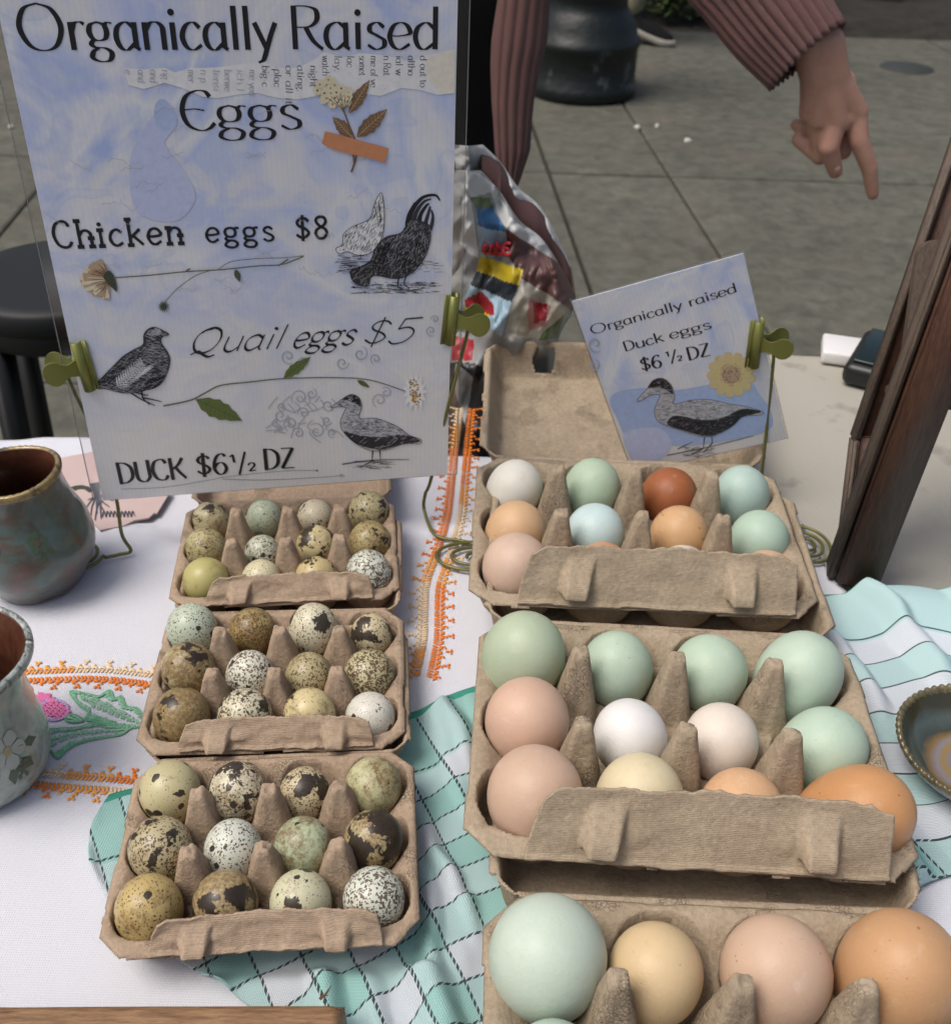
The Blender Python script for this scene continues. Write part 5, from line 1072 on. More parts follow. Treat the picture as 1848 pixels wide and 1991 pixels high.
mb = MB(); mb.lathe([(.0005, .0), (.019, .0), (.022, .0012), (.028, .0065), (.0325, .012), (.0352, .0178)], 96); mb.build('outer_wall', M_DOUT, dish)
mb = MB(); cr = lambda r, z, a: (r*(1+.010*sin(58*a)*(z > .0165)), z+.0006*sin(58*a+1)*(z > .0165)+.0004*sin(5*a))
mb.lathe([(.0330, .0160), (.0336, .0190), (.0348, .0206), (.0360, .0202), (.0364, .0186), (.0355, .0165)], 232, mod=cr); mb.build('crimped_rim', M_DRIM, dish)

# pink card lying on the cloth under the big sign
pts = [onz(x, y, T) for x, y in [(95, 900), (128, 932), (150, 990), (196, 1036), (240, 1028), (262, 1017), (290, 1012), (300, 1003), (306, 1003), (331, 962), (300, 930), (200, 880)]]
c0 = sum(pts, Vector())/len(pts); card = empty('pink_card', (c0.x, c0.y, T+.0012)); tag(card, 'pink paper card with black root drawing lying under the big sign', 'card')
mb = MB(); N = len(pts); top = [(p.x-c0.x, p.y-c0.y, .0012) for p in pts]; bo = [(a, b, .0) for a, b, _ in top]
mb.add(top+bo, [tuple(range(N))[::-1] if (Vector(top[1])-Vector(top[0])).cross(Vector(top[2])-Vector(top[1])).z < 0 else tuple(range(N))]+[(i, (i+1) % N, N+(i+1) % N, N+i) for i in range(N)])
mb.build('card_sheet', plain('pink_paper', (.55, .42, .40), .7, .12, 40), card, smooth=False)
mb = MB(); rr = random.Random(4)
def cl(x, y): p = onz(x, y, T); return (p.x-c0.x, p.y-c0.y)
def flat_strip(mb, P, w, z=.0015, mi=0):
    V = []
    for i, p in enumerate(P):
        a = P[max(i-1, 0)]; b = P[min(i+1, len(P)-1)]; dx, dy = b[0]-a[0], b[1]-a[1]; l = math.hypot(dx, dy) or 1e-9; ww = w*(1-.6*i/len(P))/2
        V += [(p[0]-dy/l*ww, p[1]+dx/l*ww, z), (p[0]+dy/l*ww, p[1]-dx/l*ww, z)]
    mb.add(V, [(2*i, 2*i+1, 2*i+3, 2*i+2) for i in range(len(P)-1)], mi)
for k, (ex, ey) in enumerate([(168, 995), (178, 1010), (190, 1005), (205, 1002), (214, 992), (222, 980), (172, 978), (198, 1015), (186, 1018)]):
    flat_strip(mb, crom([cl(190+k, 968), cl((190+ex)/2+rr.uniform(-4, 4), (968+ey)/2), cl(ex, ey)], 5), .0016, .0015+k*.00002)
flat_strip(mb, crom([cl(186, 945), cl(188, 957), cl(190, 975)], 5), .0075, .0017)
x = 200
for k in range(9): flat_strip(mb, crom([cl(x, 1012), cl(x+3, 1000), cl(x+6, 1008), cl(x+9, 1010)], 4), .0009, .0018); x += 7
mb.build('root_print', INK2, card, smooth=False)
mb = MB(); flat_strip(mb, [cl(143, 957), cl(150, 954), cl(160, 953), cl(170, 955), cl(178, 962)], .006, .0016); mb.build('leaf_print', P_DKGREEN, card, smooth=False)

# ------------------------------------------------------------------ wooden stand at the right
st_ = empty('wooden_stand', onz(1683, 1136, T)); tag(st_, 'dark brown wooden stand leaning at the right edge beside the towel', 'stand'); so = st_.location.copy()
def bar(mb, a, b, w, d, yaw=0, mi=0):
    a = Vector(a); b = Vector(b); t = (b-a).normalized(); x = Vector((cos(yaw), sin(yaw), 0)); x = (x-t*x.dot(t)).normalized(); y = t.cross(x); V = []
    for p in (a, b): V += [p+x*w/2+y*d/2, p-x*w/2+y*d/2, p-x*w/2-y*d/2, p+x*w/2-y*d/2]
    bm = bmesh.new(); vs_ = [bm.verts.new(q_) for q_ in V]
    for f_ in [(3, 2, 1, 0), (4, 5, 6, 7), (0, 1, 5, 4), (1, 2, 6, 5), (2, 3, 7, 6), (3, 0, 4, 7)]: bm.faces.new([vs_[i] for i in f_])
    bmesh.ops.bevel(bm, geom=bm.edges[:], offset=.0012, segments=2, affect='EDGES'); bm.verts.index_update()
    mb.add([q_.co.copy() for q_ in bm.verts], [[q_.index for q_ in f_.verts] for f_ in bm.faces], mi); bm.free()
A0 = onz(1668, 1138, T)+Vector((0, .006, 0)); A1 = ony(1846, 640, A0.y+.004); A2 = A0+(A1-A0)*1.75
mb = MB(); bar(mb, A0-so, A2-so, .0255, .020, -.25); mb.build('front_leg', M_DARKWOOD, st_)
g = (A1-A0).normalized(); sx_ = Vector((cos(-.25), sin(-.25), 0)); 
mb = MB(); bar(mb, A0-so-sx_*.0155+Vector((0, .004, 0)), A2-so-sx_*.0155+Vector((0, .004, 0)), .0045, .019, -.25); mb.build('grey_edge_strip', M_GREYWOOD, st_)  # thin strip of lighter grey-brown along the left side of the leg
B0 = onz(1662, 1085, T+.001); B1 = ony(1692, 845, B0.y+.03); B2 = ony(1822, 468, B0.y+.07); B3 = B1+(B2-B1)*1.9
mb = MB(); bar(mb, B0-so, B1-so, .018, .017, -.2); mb.build('rear_leg', M_DARKWOOD, st_)
mb = MB(); bar(mb, B1-so-Vector((0, 0, .004)), B3-so, .0175, .017, -.2); mb.build('upper_bar', M_DARKWOOD, st_)
off = Vector((-.0115, -.004, 0))
mb = MB(); bar(mb, B0-so+off, B1-so+off, .0045, .015, -.2); bar(mb, B1-so+off-Vector((0, 0, .001)), B3-so+off, .0045, .015, -.2); mb.build('grey_edge_strip', M_GREYWOOD, st_)
S0 = ony(1778, 800, B1.y-.012); S1 = ony(1822, 500, B1.y+.02); mb = MB()
V = []; d_ = (S1-S0); sd_ = Vector((1, -.2, 0)).normalized(); L_ = []
for k in range(13):
    a = pi*k/12; L_.append(S1-so+sd_*.0125*cos(a)+d_.normalized()*.010*sin(a))
out = [S0-so+sd_*.0125]+L_+[S0-so-sd_*.0125]; th_ = d_.cross(sd_).normalized()*.0045; m_ = len(out)
mb.add([p+th_ for p in out]+[p-th_ for p in out], [tuple(range(m_)), tuple(range(m_, 2*m_))[::-1]]+[(i, (i+1) % m_, m_+(i+1) % m_, m_+i) for i in range(m_)]); mb.build('rounded_slat', M_GREYWOOD, st_, smooth=False)
mb = MB(); bar(mb, S0-so+Vector((-.02, .004, .01)), S0-so+Vector((.09, -.02, .012)), .012, .008, 0); mb.build('cross_rail', M_DARKWOOD, st_)
# ------------------------------------------------------------------ wooden board at the bottom left
zb = T+.024; a = onz(0, 1948, zb); b = onz(668, 1946, zb)
wb = empty('wooden_board', (b.x, b.y, T)); tag(wb, 'weathered brown wooden board along the bottom left edge', 'board'); wb.rotation_euler = (0, 0, atan2(b.y-a.y, b.x-a.x))
X, Y = np.meshgrid(np.linspace(-.42, 0, 210), np.linspace(-.075, 0, 40)); d = np.minimum(-X, np.minimum(-Y, Y+.075)); cnr = np.hypot(np.maximum(X+.006, 0), np.maximum(Y+.006, 0))
Z = .024+.0006*fbm(X*25, Y*170, 3, 4)-.0025*sstep(.003, 0, d)-.004*sstep(.0045, .0065, cnr)
k = 5; Xs = np.vstack([np.repeat(X[:1], k, 0), X, np.repeat(X[-1:], k, 0)]); Ys = np.vstack([np.repeat(Y[:1], k, 0)-.0003, Y, np.repeat(Y[-1:], k, 0)+.0006]); zz = np.linspace(0, 1, k)[:, None]
Zs = np.vstack([Z[:1]*zz+.0005, Z, Z[-1:]*(1-zz)+.0005])
Xs = np.hstack([Xs, Xs[:, -1:]+.0005]); Ys = np.hstack([Ys, Ys[:, -1:]]); Zs = np.hstack([Zs, np.full_like(Zs[:, -1:], .0005)])
grid('board_face', Xs, Ys, Zs, M_OLDWOOD, wb)
tp = onz(622, 1941, T+.024); tg = MB(); tg.tube([(0, 0, 0), (.004, .003, .0015), (.007, .0075, .004)], [.0012, .0009, .0002], 6); tg.tube([(.003, .002, .001), (.006, .001, .003)], [.0007, .0001], 5)
tg = tg.build('twig', plain('dry_twig', (.13, .05, .025), .7)); tg.scale = (.6, .6, .6); tg.location = tp+Vector((0, -.001, .001)); tag(tg, 'tiny dry brown twig on the wooden board', 'twig')

# ------------------------------------------------------------------ small things on the canvas
P = onz(1643, 676, T); o = MB(); o.box((0, 0, .006), (.040, .040, .012), bev=.0028); o.box((.023, -.006, .006), (.01, .010, .007), bev=.001)
o = sharp(o.build('charger_block', plain('white_plastic', (.78, .78, .77), .3))); o.location = (P.x-.004, P.y-.010, T-.004); o.rotation_euler = (0, 0, -.25); tag(o, 'small white plastic charger block at the back of the canvas cover', 'charger')
P = onz(1705, 745, T); root = empty('black_case', (P.x+.016, P.y+.026, T-.004), -.5); tag(root, 'black rounded case partly hidden behind the wooden stand', 'case')
mb = MB(); mb.box((0, 0, .010), (.062, .085, .020), bev=.007); mb.build('case_body', plain('black_rubber', (.012, .013, .014), .4), root)
mb = MB(); mb.box((0, 0, .0215), (.050, .072, .003), bev=.0012); mb.build('case_top', plain('dark_green_glass', (.008, .016, .013), .15), root)

# ------------------------------------------------------------------ crumpled feed bag behind the table
bo_ = onz(960, 700, .60); bag = empty('feed_bag', (.05, .77, .42)); tag(bag, 'crumpled glossy printed plastic bag standing behind the table', 'bag')
cb = empty('wooden_crate', (.05, .79, 0)); tag(cb, 'wooden crate on the pavement carrying the crumpled bag', 'crate')
for k in range(5):
    for s_ in (-1, 1):
        mb = MB(); mb.box((0, s_*.10, .045+k*.085), (.30, .012, .07)); mb.build('slat', M_TWOOD, cb, smooth=False)
for x in (-.14, .14):
    mb = MB(); mb.box((x, 0, .21), (.018, .185, .40)); mb.build('side_panel', M_TWOOD, cb, smooth=False)
mb = MB(); mb.box((0, 0, .4115), (.30, .21, .012)); mb.build('top_panel', M_TWOOD, cb, smooth=False)
def inpoly(x, y, poly):
    c = np.zeros(x.shape, bool); j = len(poly)-1
    for i in range(len(poly)):
        xi, yi = poly[i]; xj, yj = poly[j]
        c ^= ((yi > y) != (yj > y)) & (x < (xj-xi)*(y-yi)/(yj-yi+1e-9)+xi); j = i
    return c
def gloss(n, c, r=.42): return plain(n, c, r, .15, 40)
BMAT = [gloss('bag_white_film', (.55, .56, .55)), gloss('bag_grey_film', (.27, .28, .28)), gloss('bag_blue_print', (.03, .12, .26)), gloss('bag_sky_print', (.32, .46, .55)), gloss('bag_yellow_label', (.55, .42, .02)), gloss('bag_black_label', (.03, .035, .045)), gloss('bag_red_print', (.32, .02, .03)), gloss('bag_maroon_film', (.11, .055, .05)), gloss('bag_green_print', (.08, .13, .04)), gloss('bag_pink_print', (.45, .22, .20)), gloss('bag_black_film', (.015, .015, .018)), gloss('bag_cream_print', (.42, .40, .33))]
def Bz(x, y): return (x*.3343+850, y*.3343+258.7)
regions = [(1, [(80, 200), (320, 420), (250, 740), (60, 900)]), (0, [(160, 215), (240, 235), (330, 300), (330, 330), (200, 380), (160, 300)]), (1, [(100, 300), (170, 320), (240, 720), (90, 900)]), (0, [(150, 350), (190, 380), (245, 730), (180, 700), (130, 640)]),
    (8, [(190, 370), (300, 375), (330, 450), (230, 470)]), (2, [(220, 430), (320, 440), (400, 560), (390, 590), (240, 540)]), (3, [(225, 540), (390, 575), (440, 640), (410, 730), (250, 720)]), (0, [(290, 290), (345, 330), (400, 420), (420, 480), (500, 550), (575, 535), (640, 640), (570, 665), (480, 610), (400, 550), (350, 470)]),
    (7, [(400, 560), (480, 610), (640, 720), (770, 800), (810, 920), (780, 1040), (640, 930), (500, 860), (420, 720)]), (11, [(500, 850), (640, 930), (740, 1040), (620, 1190), (380, 1190), (440, 1000)]), (9, [(540, 960), (650, 1000), (640, 1120), (540, 1150), (520, 1050)]), (6, [(560, 980), (640, 990), (630, 1090), (560, 1110)]), (8, [(620, 1150), (740, 1050), (700, 1190), (580, 1210)]),
    (4, [(250, 715), (500, 790), (475, 890), (230, 800)]), (5, [(230, 800), (475, 890), (430, 990), (190, 880)]), (3, [(190, 880), (430, 985), (370, 1180), (150, 1000)]), (6, [(210, 940), (255, 920), (330, 1000), (330, 1060), (170, 1050), (160, 970)]), (4, [(160, 1010), (300, 1050), (290, 1100), (150, 1080)]),
    (6, [(80, 1170), (210, 1200), (200, 1320), (80, 1330)]), (10, [(60, 1330), (220, 1340), (330, 1400), (330, 1990), (40, 1990)]), (1, [(100, 1340), (210, 1420), (160, 1700), (100, 1500)])]
left = [(868, 330), (868, 480), (866, 700), (868, 860), (872, 960)]
right = [(935, 331), (972, 372), (1010, 428), (1052, 462), (1085, 510), (1118, 575), (1112, 606), (1085, 660), (1070, 760), (1060, 960)]
t = np.linspace(0, 1, 190)[:, None]; s = np.linspace(0, 1, 150)[None]
lx = arc(crom(left, 6), 190); rx = arc(crom(right, 6), 190); PX = lx[:, :1]*(1-s)+rx[:, :1]*s; PY = lx[:, 1:]*(1-s)+rx[:, 1:]*s
bul = np.sqrt(np.clip(1-(2*s-1)**2, 0, 1))*np.ones_like(t)
fold = .034*fbm(PX/60, PY/80, 61, 2)+.012*np.abs(fbm(PX/32+PY/60, PY/55-PX/90, 62, 2))+.0012*fbm(PX/12, PY/14, 63, 2)
YF = .775-.030*bul-fold*np.clip(bul*2, 0, 1)
XX = np.zeros_like(PX); ZZ = np.zeros_like(PX); YY = YF.copy()
for i in range(PX.shape[0]):
    for j in range(PX.shape[1]):
        p = ony(float(PX[i, j]), float(PY[i, j]), float(YF[i, j])); XX[i, j] = p.x-.05; YY[i, j] = p.y-.77; ZZ[i, j] = p.z-.42
mb = MB(); ny, nx = PX.shape
mi = np.zeros((ny-1, nx-1), int); cxm = (PX[1:, 1:]+PX[:-1, :-1])/2; cym = (PY[1:, 1:]+PY[:-1, :-1])/2
wx = cxm+3*fbm(cxm/25, cym/25, 71, 2); wy = cym+3*fbm(cxm/25, cym/25, 72, 2)
mi[:] = 1
for m_, poly in regions: mi[inpoly(wx, wy, [Bz(*p) for p in poly])] = m_
V = [(float(XX[i, j]), float(YY[i, j]), float(max(ZZ[i, j], .0))) for i in range(ny) for j in range(nx)]
nb_ = len(V); V += [(x, min(y+.055+.02*sin(z*30), .09), z) for x, y, z in V]
Fc = []; Mi = []
for i in range(ny-1):
    for j in range(nx-1):
        a = i*nx+j; Fc.append((a+nx, a+nx+1, a+1, a)); Mi.append(int(mi[i, j])); Fc.append((nb_+a, nb_+a+1, nb_+a+nx+1, nb_+a+nx)); Mi.append(0)
for i in range(ny-1):
    for j, fl_ in ((0, 0), (nx-1, 1)):
        a = i*nx+j; Fc.append((a, nb_+a, nb_+a+nx, a+nx)); Mi.append(7 if fl_ else 1)
mb.v = V; mb.f = Fc; mb.m = Mi; mb.build('bag_film', BMAT, bag)
zl = float(ZZ[-1].min())
mb = MB(); mb.box((-.0, .0, max(zl, .02)/2+.0), (.20, .09, max(zl, .02)), bev=.015); mb.build('bag_base', BMAT[10], bag)
def bagpt(x, y, off=.0016):
    k = np.argmin((PX-x)**2+(PY-y)**2); return Vector((XX.flat[k], YY.flat[k]-off, ZZ.flat[k]))
mb = MB()
xo = 262
for ch in 'cabE':
    adv, st_s = G[ch]
    for q_ in st_s.split('|'):
        ty, *pts = q_.split(' ')
        P = [bagpt(*Bz(xo+float(a.split(',')[0])*8.6, 690+(xo-262)*.12-float(a.split(',')[1])*9.5), .003) for a in pts]
        mb.tube(crom([tuple(p) for p in P], 5), .0015, 5)
    xo += adv*8.6
mb.build('bag_lettering', P_RED, bag)

# ------------------------------------------------------------------ black stool on the pavement at the left
zc_ = .60; far = onz(45, 458, zc_); near = onz(45, 612, zc_); r_ = (far.y-near.y)/2*1.02
stl = empty('stool', (near.x+.00, (far.y+near.y)/2, 0)); tag(stl, 'round black stool standing on the pavement behind the left table edge', 'stool'); M_BLK = plain('black_painted_metal', (.004, .0045, .005), .5, .3, 20)
mb = MB(); mb.lathe([(.0005, zc_-.004), (r_*.8, zc_-.002), (r_*.96, zc_), (r_, zc_-.006), (r_*1.0, zc_-.028), (r_*.97, zc_-.034), (.0005, zc_-.034)], 64); mb.build('seat', plain('black_vinyl', (.005, .007, .0075), .6, .2, 20), stl)
mb = MB(); mb.lathe([(r_*.93, zc_-.034), (r_*.95, zc_-.04), (r_*.95, zc_-.06), (r_*.9, zc_-.064), (r_*.9, zc_-.034)], 64); mb.build('seat_ring', M_BLK, stl)
for k in range(4):
    a = pi/4+k*pi/2+.25; mb = MB(); bar(mb, (r_*.85*cos(a), r_*.85*sin(a), zc_-.05), (r_*1.12*cos(a), r_*1.12*sin(a), .0), .03, .022, a); mb.build('leg', M_BLK, stl)
for k in range(4):
    a = pi/4+k*pi/2+.25; b = a+pi/2; z_ = .22+.0*k; rr_ = r_*1.02; mb = MB(); mb.tube([(rr_*cos(a), rr_*sin(a), z_), (rr_*cos(b), rr_*sin(b), z_)], .009, 8); mb.build('stretcher', M_BLK, stl)

# ------------------------------------------------------------------ people
q = NT('skin'); v = q.obj(); n1 = q.noise(28, 4, .6, v); n2 = q.noise(500, 3, .6, v)
q.color(q.mix(q.ramp(q.noise(75, 4, .6, v), (.5, 0.), (.7, .35)), q.mix(n1, (.45, .235, .17), (.60, .36, .26)), (.50, .20, .15))); q.bump(q.math('ADD', n2, q.math('MULTIPLY', q.noise(140, 3, .6, v), .8)), .0007, .5); q.p(Roughness=.48, Subsurface_Weight=.18, Subsurface_Scale=.008); q.b.inputs['Subsurface Radius'].default_value = (1, .35, .2); M_SKIN = q.m
def knit(name, c, axis='X', sc=330):
    q = NT(name); v = q.obj(); w1 = q.n('TexWave', {'wave_type': 'BANDS', 'bands_direction': 'Z'}, Scale=float(sc), Distortion=2.0, Detail=1.5, Detail_Scale=3.0); q.set(w1, 'Vector', v); n = q.noise(260, 4, .65, v)
    q.color(q.mix(q.noise(60, 4, .6, v), tuple(x*.78 for x in c), tuple(x*1.15 for x in c))); q.bump(q.math('ADD', q.math('MULTIPLY', w1.outputs['Fac'], .9), n), .0022, .9); q.p(Roughness=.95, Sheen_Weight=.3); return q.m
M_KNIT = knit('dusty_pink_wool', (.235, .100, .085)); M_BLACKC = plain('black_fabric', (.003, .003, .0035), 1.0, .3, 30)
def remesh(mbs, voxel, iters=6):
    me = bpy.data.meshes.new('tmp'); me.from_pydata([tuple(p) for p in mbs.v], [], mbs.f); o = bpy.data.objects.new('tmp', me); col.objects.link(o)
    r = o.modifiers.new('r', 'REMESH'); r.mode = 'VOXEL'; r.voxel_size = voxel; s_ = o.modifiers.new('s', 'SMOOTH'); s_.iterations = iters; s_.factor = .5
    dg = bpy.context.evaluated_depsgraph_get(); dg.update(); ev = o.evaluated_get(dg); m2 = ev.to_mesh()
    V = [tuple(p.co) for p in m2.vertices]; Fc = [tuple(f.vertices) for f in m2.polygons]; ev.to_mesh_clear(); bpy.data.objects.remove(o); return V, Fc
YH = 1.10
def Hh(x, y, dY=0): return ony(x*.2+1404.5, y*.2+59.1, YH+dY)
el = ony(1372, -175, 1.17); sh_ = Vector((.045, 1.30, 1.37)); wr_ = Hh(930, 240)
pa = empty('person', (-.13, 1.34, 0)); tag(pa, 'person in dusty pink knitted cardigan over black clothes, pointing down with one finger', 'person', None); po = pa.location.copy()
C = Vector((-.13, 1.34, 0))
hb = MB(); c_ = lambda a, b, ra, rb: hb.capsule(a, b, ra, rb, 16)
c_(el, wr_+(el-wr_)*.22, .036, .0275); c_(wr_+(el-wr_)*.3, wr_, .029, .0190)
c_(Hh(850, 150), Hh(915, 450), .0182, .0168); c_(Hh(1000, 130), Hh(1070, 430), .0185, .0168); c_(Hh(930, 150), Hh(990, 430), .0190, .0172); c_(Hh(915, 430), Hh(862, 790, .006), .0168, .0118)
kn = [(1292, 800, .004, .0122), (1105, 880, -.001, .0128), (945, 860, .002, .0122), (850, 800, .008, .0112)]
for (x, y, d, r) in kn: c_(Hh(985+(x-1050)*.25, 420, .001), Hh(x, y, d), .0170, r*1.05)
c_(Hh(1000, 420, .006), Hh(1060, 720, .012), .0175, .0175)
for a, b in zip(kn, kn[1:]): c_(Hh(*a[:3]), Hh(*b[:3]), a[3]*.95, b[3]*.95)
c_(Hh(1292, 800, .004), Hh(1322, 1060, -.002), .0118, .0102); c_(Hh(1322, 1060, -.002), Hh(1425, 1340, -.002), .0102, .0086); c_(Hh(1425, 1340, -.002), Hh(1458, 1590, .0), .0084, .0066)
c_(Hh(1085, 900, -.001), Hh(1030, 1130, -.008), .0122, .0108); c_(Hh(1030, 1130, -.008), Hh(1092, 1365, -.002), .0105, .0080)
c_(Hh(935, 900, .004), Hh(945, 1215, .010), .0112, .0098); c_(Hh(945, 1215, .010), Hh(735, 1060, .030), .0094, .0076)
c_(Hh(850, 850, .012), Hh(850, 1010, .026), .0098, .0085); c_(Hh(850, 1010, .026), Hh(715, 915, .042), .0080, .0066)
c_(Hh(1150, 520, .020), Hh(1215, 880, .030), .0150, .0112); c_(Hh(1215, 880, .030), Hh(1172, 1175, .018), .0108, .0088)
c_(Hh(960, 380), Hh(1020, 700, .004), .0172, .0160); c_(Hh(1050, 400), Hh(1200, 690, .004), .0168, .0145)
V1, F1 = remesh(hb, .0015, 14)
bb = MB(); c_ = lambda a, b, ra, rb: bb.capsule(a, b, ra, rb, 16)
c_(C+Vector((-.055, 0, .93)), C+Vector((.055, 0, .93)), .105, .105); c_(C+Vector((0, 0, .95)), C+Vector((0, 0, 1.12)), .11, .105); c_(C+Vector((0, 0, 1.12)), C+Vector((0, .01, 1.33)), .11, .115)
c_(C+Vector((-.15, 0, 1.37)), C+Vector((.15, 0, 1.37)), .052, .052); c_(C+Vector((0, 0, 1.36)), C+Vector((0, .01, 1.47)), .055, .05)
for s_ in (-1, 1):
    c_(C+Vector((s_*.085, 0, .90)), C+Vector((s_*.09, .01, .50)), .082, .055); c_(C+Vector((s_*.09, .01, .50)), C+Vector((s_*.09, -.01, .09)), .054, .036); c_(C+Vector((s_*.09, -.02, .05)), C+Vector((s_*.10, .13, .03)), .035, .026)
c_(C+Vector((-.17, 0, 1.36)), C+Vector((-.22, .04, 1.10)), .045, .036); c_(C+Vector((-.22, .04, 1.10)), C+Vector((-.20, .15, .90)), .035, .025); c_(C+Vector((-.20, .15, .90)), C+Vector((-.19, .18, .82)), .03, .022)
for k in range(4): c_(C+Vector((-.21+.015*k, .18+.004*k, .83)), C+Vector((-.21+.015*k, .185, .755)), .009, .007)
c_(C+Vector((-.18, .17, .87)), C+Vector((-.155, .185, .80)), .011, .008)
c_(sh_, el, .046, .037)
c_(C+Vector((0, .0, 1.58)), C+Vector((0, .005, 1.55)), .086, .078); c_(C+Vector((0, .03, 1.52)), C+Vector((0, .045, 1.50)), .055, .045)
c_(C+Vector((0, .085, 1.555)), C+Vector((0, .103, 1.535)), .009, .012); c_(C+Vector((-.018, .085, 1.505)), C+Vector((.018, .085, 1.505)), .008, .008)
for s_ in (-1, 1): c_(C+Vector((s_*.083, 0, 1.56)), C+Vector((s_*.086, -.004, 1.54)), .012, .010)
V2, F2 = remesh(bb, .011, 4)
mb = MB(); mb.add([Vector(p)-po for p in V1], F1); mb.add([Vector(p)-po for p in V2], F2); mb.build('body', M_SKIN, pa)
for s_ in (-1, 1):
    mb = MB(); mb.capsule(C-po+Vector((s_*.03, .074, 1.567)), C-po+Vector((s_*.03, .076, 1.567)), .0105, .0105); mb.build('eye', plain('eye_%d' % (s_+1), (.25, .2, .16), .2), pa)
mb = MB(); mb.capsule(C-po+Vector((0, -.012, 1.60)), C-po+Vector((0, -.03, 1.50)), .098, .088, 24); mb.capsule(C-po+Vector((0, -.06, 1.5)), C-po+Vector((0, -.075, 1.30)), .07, .045, 20); mb.build('hair', plain('dark_brown_hair', (.03, .018, .012), .6, .4, 90), pa)
nl = MB(); p_ = Hh(1112, 1345, -.0105); nl.capsule(p_+Vector((0, .0022, 0))-po, Hh(1116, 1385, -.0066)-po, .0044, .0042, 10); nl.build('fingernail', plain('nail', (.46, .27, .21), .3), pa)
# black dress
S_ = np.linspace(0, 2*pi, 97)[None]; tt = np.linspace(0, 1, 60)[:, None]; zz = .42+tt*.98
wr0 = np.interp(zz, [.42, .8, .95, 1.12, 1.3, 1.40], [.168, .158, .176, .150, .178, .10]); dp = np.interp(zz, [.42, .8, .95, 1.12, 1.3, 1.4], [.17, .15, .145, .13, .13, .07])
wv_ = 1+.03*np.sin(S_*9+tt*2)*(1-tt)
grid('black_dress', (wr0*np.cos(S_))*wv_, dp*np.sin(S_)*wv_, zz*np.ones_like(S_), M_BLACKC, pa)
for s_ in (-1, 1):
    mb = MB(); mb.capsule((s_*.092, .0, .032), (s_*.105, .135, .028), .048, .042, 16); mb.box((s_*.10, .07, .008), (.085, .25, .016), bev=.006); mb.build('shoe', M_BLACKC, pa)
# cardigan: sleeve of ribs, hanging front panel, back
def rib_tube(name, pts, radii, ribs, depth_, mat, parent, nseg=90, flat_=None, wob=.0, scal=0):
    P = [Vector(p) for p in crom([tuple(p) for p in pts], 40//len(pts)+4)]; d = [0]
    for a, b in zip(P, P[1:]): d.append(d[-1]+(b-a).length)
    L = d[-1]; nA = ribs*12; cents = []; 
    for k in range(nseg+1):
        t = k/nseg*L; i = max(0, min(len(P)-2, int(np.searchsorted(d, t))-1)); f = (t-d[i])/(d[i+1]-d[i]+1e-9); cents.append(P[i].lerp(P[i+1], f))
    X = np.zeros((nseg+1, nA+1)); Y = X.copy(); Z = X.copy(); last = None
    for k, c in enumerate(cents):
        tg_ = (cents[min(k+1, nseg)]-cents[max(k-1, 0)]).normalized(); a = (last-tg_*last.dot(tg_)) if last is not None else tg_.cross(Vector((0, 1, .1))); a.normalize(); last = a; b = tg_.cross(a)
        u_ = k/nseg; ra = float(np.interp(u_, *radii)); 
        for j in range(nA+1):
            an_ = 2*pi*j/nA; rp = abs(sin(an_*ribs/2))**.7*depth_; fo = wob*sin(3*an_+u_*5)+wob*.7*sin(5*an_-u_*9+1); r1 = ra+rp+fo
            e = 0 if k < nseg else scal*abs(sin(an_*ribs/2)); ca = cos(an_)*r1; cb = sin(an_)*r1*(flat_ or 1)
            p = c+a*ca+b*cb+tg_*e; X[k, j], Y[k, j], Z[k, j] = p
    return grid(name, X, Y, Z, mat, parent, solid=.003)
cuff = (ony(1509, 160, YH)+ony(1634, 48, YH))/2; ax_ = (wr_-el).normalized()
o = rib_tube('cardigan_sleeve', [sh_-po+Vector((-.03, 0, .02)), (sh_+el)/2-po, el-po+Vector((0, 0, -.002)), (el+cuff)/2-po+Vector((0, 0, -.004)), cuff-po], ([0, .3, .55, .8, .93, 1.0], [.058, .060, .056, .050, .046, .0405]), 32, .0036, M_KNIT, pa, 130, None, .0022, .003)
yl = np.array([-620, -300, 0, 80, 130, 200, 290, 350, 380, 388]); xl = np.array([1010, 990, 968, 958, 955, 955, 962, 974, 984, 989]); xr_ = np.array([1150, 1110, 1068, 1060, 1047, 1037, 1030, 1008, 994, 992])
yy = np.linspace(-520, 388, 90); NA = 160; X = np.zeros((90, NA+1)); Y = X.copy(); Z = X.copy()
for i, y in enumerate(yy):
    a = float(np.interp(y, yl, xl)); b = float(np.interp(y, yl, xr_)); p0 = ony(a, y, 1.16); p1 = ony(b, y, 1.17); c = (p0+p1)/2; hw = (p1-p0).length/2
    for j in range(NA+1):
        th = 2*pi*j/NA; rb = .0022*abs(sin(th*7)); k_ = 1+.04*sin(y*.02+th*2)
        X[i, j] = c.x-po.x+(hw*k_+rb*0)*cos(th); Y[i, j] = c.y-po.y+(min(hw*.55, .02)+rb)*sin(th)*1.0; Z[i, j] = c.z
grid('cardigan_front', X, Y, Z, M_KNIT, pa)
tt = np.linspace(0, 1, 50)[:, None]; S2_ = np.linspace(-.15, pi*.98, 120)[None]; zz = .86+tt*.56; wr1 = np.interp(zz, [.86, 1.1, 1.32, 1.42], [.182, .165, .196, .11]); dp1 = np.interp(zz, [.86, 1.1, 1.32, 1.42], [.18, .155, .155, .09])
grid('cardigan_back', -wr1*np.cos(S2_*1.0)*(1+.01*np.abs(np.sin(S2_*30))), dp1*np.sin(S2_)*(1+.01*np.abs(np.sin(S2_*30))), zz*np.ones_like(S2_), M_KNIT, pa, solid=.003)
